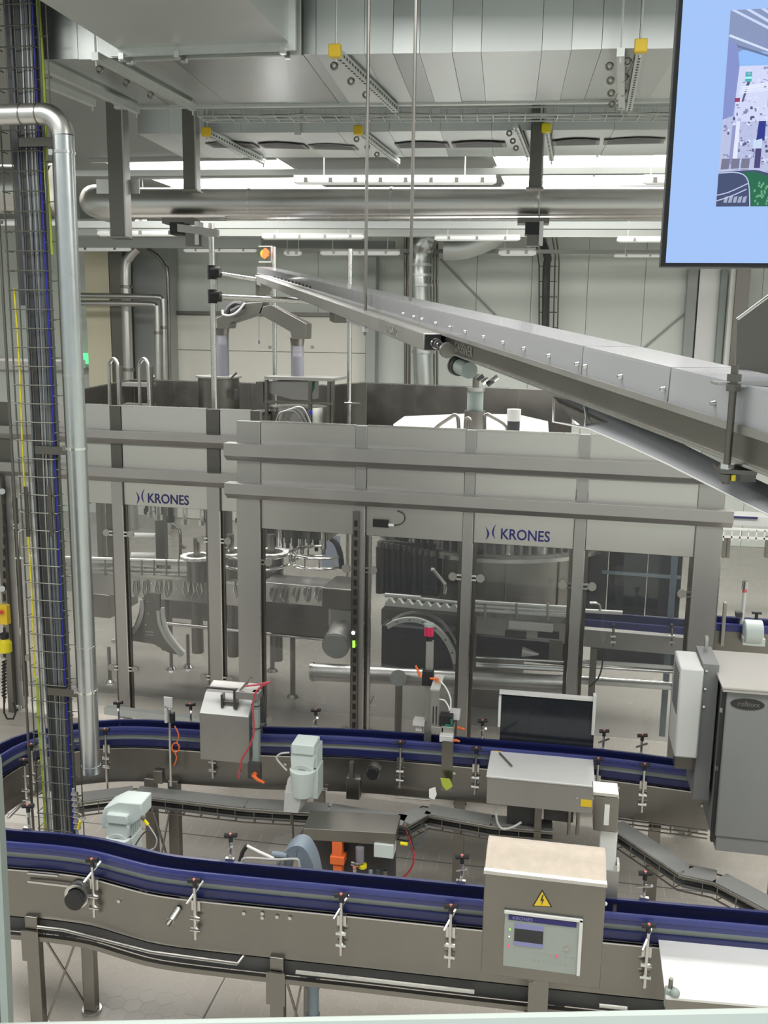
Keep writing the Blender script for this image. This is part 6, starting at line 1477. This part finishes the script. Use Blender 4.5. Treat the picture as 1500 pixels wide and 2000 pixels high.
# ================================================================== FAR LEFT: hanging yellow control, slotted channel, handles
q = PL(9.0, -.06)
t = thing('slotted_channel', 'slotted steel upright channel at the far left edge', 'channel')
b = B(); q.pbox(b, 3, 930, 14, 1400, -.2, -.15); obj('channel', b, 'steel', t)
hb = B(); 
for k in range(20): q.pbox(hb, 6, 940 + k * 22, 10, 954 + k * 22, -.205, -.199)
obj('slot_row', hb, 'black', t)['kind'] = 'stuff'
for y in (960, 1150): obj('bolt', B().cyl(q.at(4, y, -.25), q.at(4, y, -.2), .032, 14), 'chrome', t)
t = thing('pendant_control', 'yellow pendant control box with red button at the far left', 'control'); q2 = PL(8.4, -.06)
b = B(); q2.pbox(b, -14, 1182, 13, 1220, 0, .07); obj('body', b, 'yellow', t, bev=.008)
obj('button', B().cyl(q2.at(2, 1196, -.01), q2.at(2, 1196, -.04), .022, 12), 'red', t)
c = q2.at(10, 1262, .03)
t = thing('yellow_bottle', 'round yellow bottle hanging below the pendant control', 'bottle')
obj('bottle', B().cyl(c - V((0, 0, .06)), c + V((0, 0, .04)), .068, 20).cyl(c + V((0, 0, .04)), c + V((0, 0, .085)), .068, 20, .03), 'signal_yellow', t, bev=.006)
obj('cap', B().cyl(c + V((0, 0, .085)), c + V((0, 0, .14)), .045, 14), 'black', t)
P_ = [q2.at(8 + 3.5 * math.cos(k * 1.2), 1290 + k * 1.25, .02 + .02 * math.sin(k * 1.2)) for k in range(60)] + [q2.at(8, 1372, .02), q2.at(8, 1392, .02), q2.at(14, 1404, .02), q2.at(26, 1404, .02), q2.at(31, 1390, .02), q2.at(26, 1372, .02)]
solo('spiral_cable', B().tube(P_, .011, 6), 'rubber', 'black spiral cable hanging under the yellow bottle', 'cable')
t = thing('door_handle_rod', 'long chrome door rod left of the cable tower', 'handle')
obj('rod', B().tube([q.at(x, y, -.15) for x, y in ((44, 1034), (36, 1038), (37, 1090), (42, 1330))], .012, 8), 'chrome', t); obj('bracket', B().cyl(q.at(30, 1090, -.15), q.at(48, 1090, -.15), .014, 8), 'chrome', t)

# ================================================================== SCREEN HANGING IN FRONT OF THE GALLERY WINDOW
TV = PL(2.2, 0)
t = thing('wall_screen', 'large flat screen showing a plant photo on pale blue, at the upper right', 'screen')
u0, z0 = TV.u(1290, 521), TV.z(1290, 521); u1, z1 = u0 + 1.10, z0 + .66
b = B(); TV.box(b, u0, u1, z0, z1, 0, .045); obj('case', b, 'black', t, bev=.003)
b = B(); TV.box(b, u0 + .010, u1 - .010, z0 + .008, z1 - .010, -.001, .001); obj('display', b, 'screen', t)
k = obj('slide_photo', B(), 'black', t) if False else None
def em(name, col):
    if name not in M: mat(name, col, 0, .4, emit=.85)
    return name
px0, pz0 = TV.u(1398, 404), TV.z(1398, 404); pw, ph = .62, TV.z(1432, 20) - TV.z(1398, 404)
def sl(poly, col, d, nm='photo_patch'):
    """flat patch of the projected slide photo; coordinates are fractions of the picture's visible left part (.115 m wide)"""
    b = B().prism([TV.P(px0 + x * .115, pz0 + y * ph, d) for x, y in poly], TV.n * .0003); return obj(nm, b, em('slide_%02d%02d%02d' % tuple(int(c * 99) for c in col), col), t)
sl([(0, 0), (5.2, 0), (5.2, 1), (0, 1)], (.50, .55, .78), -.0016, 'slide_photo')
sl([(0, .66), (1.0, .66), (1.0, 1), (0, 1)], (.26, .32, .52), -.002)
for k_ in range(6): sl([(.0 + .25 * k_, 1), (.08 + .25 * k_, 1), (1.5 + .1 * k_, .78), (1.4 + .1 * k_, .78)], (.62, .70, .95), -.0024)
sl([(0, .87), (.02, .88), (1.0, .76), (1.0, .75)], (.70, .76, .98), -.0024); sl([(0, .83), (.02, .84), (1.0, .74), (1.0, .73)], (.16, .20, .36), -.0025)
sl([(.0, .76), (.25, .80), (1, .77), (1.0, .72), (.2, .72)], (.30, .52, .95), -.0022)
sl([(0, .45), (.0, .86), (.16, .82), (.22, .72), (.18, .47)], (.25, .30, .62), -.0026)
sl([(.2, .44), (1, .44), (1, .74), (.2, .74)], (.66, .70, .95), -.0021)
sl([(.30, .54), (.33, .54), (.42, .64), (.37, .64)], (.10, .11, .20), -.0027); sl([(.33, .64), (.44, .64), (.44, .69), (.33, .69)], (.10, .45, .50), -.0028); sl([(.33, .655), (.44, .655), (.44, .665), (.33, .665)], (.5, .95, .95), -.0029)
sl([(.18, .54), (.27, .54), (.27, .56), (.18, .56)], (.35, .06, .16), -.0027)
for k_ in range(190):
    x, y = random.choice(((random.uniform(.02, .62), random.uniform(.22, .46)), (random.uniform(.02, .62), random.uniform(.22, .46)), (random.uniform(.2, .95), random.uniform(.46, .72)), (random.uniform(.7, 1.0), random.uniform(.2, .5)))); a_, c_2 = random.uniform(.015, .07), random.uniform(.003, .018); g = random.choice(((.20, .22, .42), (.72, .76, .96), (.36, .36, .56), (.48, .50, .78), (.10, .11, .24)))
    sl([(x, y), (x + a_, y), (x + a_ * .8, y + c_2), (x, y + c_2)], g, -.0023 - .000003 * k_)
sl([(.22, .24), (.30, .24), (.30, .44), (.24, .44)], (.78, .82, 1.0), -.0030); sl([(.16, .22), (.22, .22), (.24, .42), (.18, .42)], (.30, .32, .58), -.0030)
sl([(.60, .34), (.74, .34), (.74, .44), (.62, .44)], (.04, .05, .28), -.0030); sl([(.55, .30), (.70, .30), (.70, .35), (.55, .34)], (.60, .72, .92), -.0031); sl([(.60, .20), (.70, .20), (.70, .30), (.60, .30)], (.08, .07, .20), -.0031)
sl([(.86, .20), (.94, .20), (1.02, .62), (.96, .62)], (.64, .70, .98), -.0031); sl([(.74, .51), (.80, .51), (.80, .60), (.74, .60)], (.45, .44, .30), -.0031)
for k_ in range(3): sl([(.03 + .17 * k_, .19), (.17 + .17 * k_, .19), (.18 + .17 * k_, .25), (.04 + .17 * k_, .25)], (.20, .20, .30), -.0031)
sl([(0, 0), (1.2, 0), (1.2, .17), (.6, .19), (0, .18)], (.07, .09, .18), -.0032)
sl([(.60, 0), (2.2, 0), (2.2, .12), (1.0, .14), (.62, .18), (.42, .18), (.55, .10)], (.03, .16, .09), -.0034)
for k_ in range(60): 
    x = random.uniform(.62, 1.3); y = random.uniform(.005, .125); sl([(x, y), (x + .03, y), (x + .03, y + .012), (x, y + .012)], (.16, .42, .24), -.0036)
for pts in ([(0, .175), (.35, .175), (.52, .13), (.58, .0)], [(.02, .19), (.55, .195), (.9, .17), (1.2, .13)], [(.0, .06), (.2, .075), (.52, .12)], [(.0, .03), (.25, .055), (.5, .09)]):
    P_ = [TV.P(px0 + x * .115, pz0 + y * ph, -.0038) for x, y in pts]; obj('photo_line', B().tube(smooth_path(P_, 3), .0011, 5), em('slide_line', (.55, .60, .85)), t)
for k_ in range(5): sl([(.12 + .08 * k_, .02), (.18 + .08 * k_, .02), (.20 + .08 * k_, .055), (.14 + .08 * k_, .05)], (.38, .42, .58), -.0037)
for k_ in range(4): sl([(.25 + .04 * k_, .58 + .01 * k_), (.9, .60 + .012 * k_), (.9, .605 + .012 * k_), (.25, .585 + .01 * k_)], (.80, .84, 1.0), -.0029)

# ================================================================== GALLERY WINDOW FRAME
t = thing('window_5', 'pale green gallery window sill along the bottom edge of the view', 'window frame', kind='structure')
a, c = aD(-120, 1996, .92), aD(1620, 1962, .98)
obj('sill', B().ob(a, c - a, V((0, -.10, .0)), V((0, 0, -.05))), 'frame_green', t, bev=.004)
a2, c2 = aD(-120, 2016, .87), aD(1620, 1984, .93)
obj('glazing_bead', B().ob(a2, c2 - a2, V((0, -.05, 0)), V((0, 0, .004))), 'grey_green', t)
g0, g1 = aD(-30, 1380, .95), aD(14, 2060, .95)
m0 = aD(2, 1500, .95); m1_ = aD(15, 2000, .95)
obj('mullion', B().prism([m0 + V((-.06, 0, .2)), aD(3, 1480, .95), aD(12, 1640, .95), aD(22, 1850, .95), aD(27, 2010, .95), aD(27, 2010, .95) + V((-.06, 0, -.02))], V((0, -.03, 0))), 'mullion', t)
obj('mullion_strip', B().prism([aD(-6, 1480, .94), aD(0, 1640, .94), aD(10, 1850, .94), aD(17, 2010, .94), aD(6, 2010, .94), aD(-6, 1700, .94)], V((0, -.012, 0))), 'grey_green', t)  # grey green strip in front of the mullion
settle()
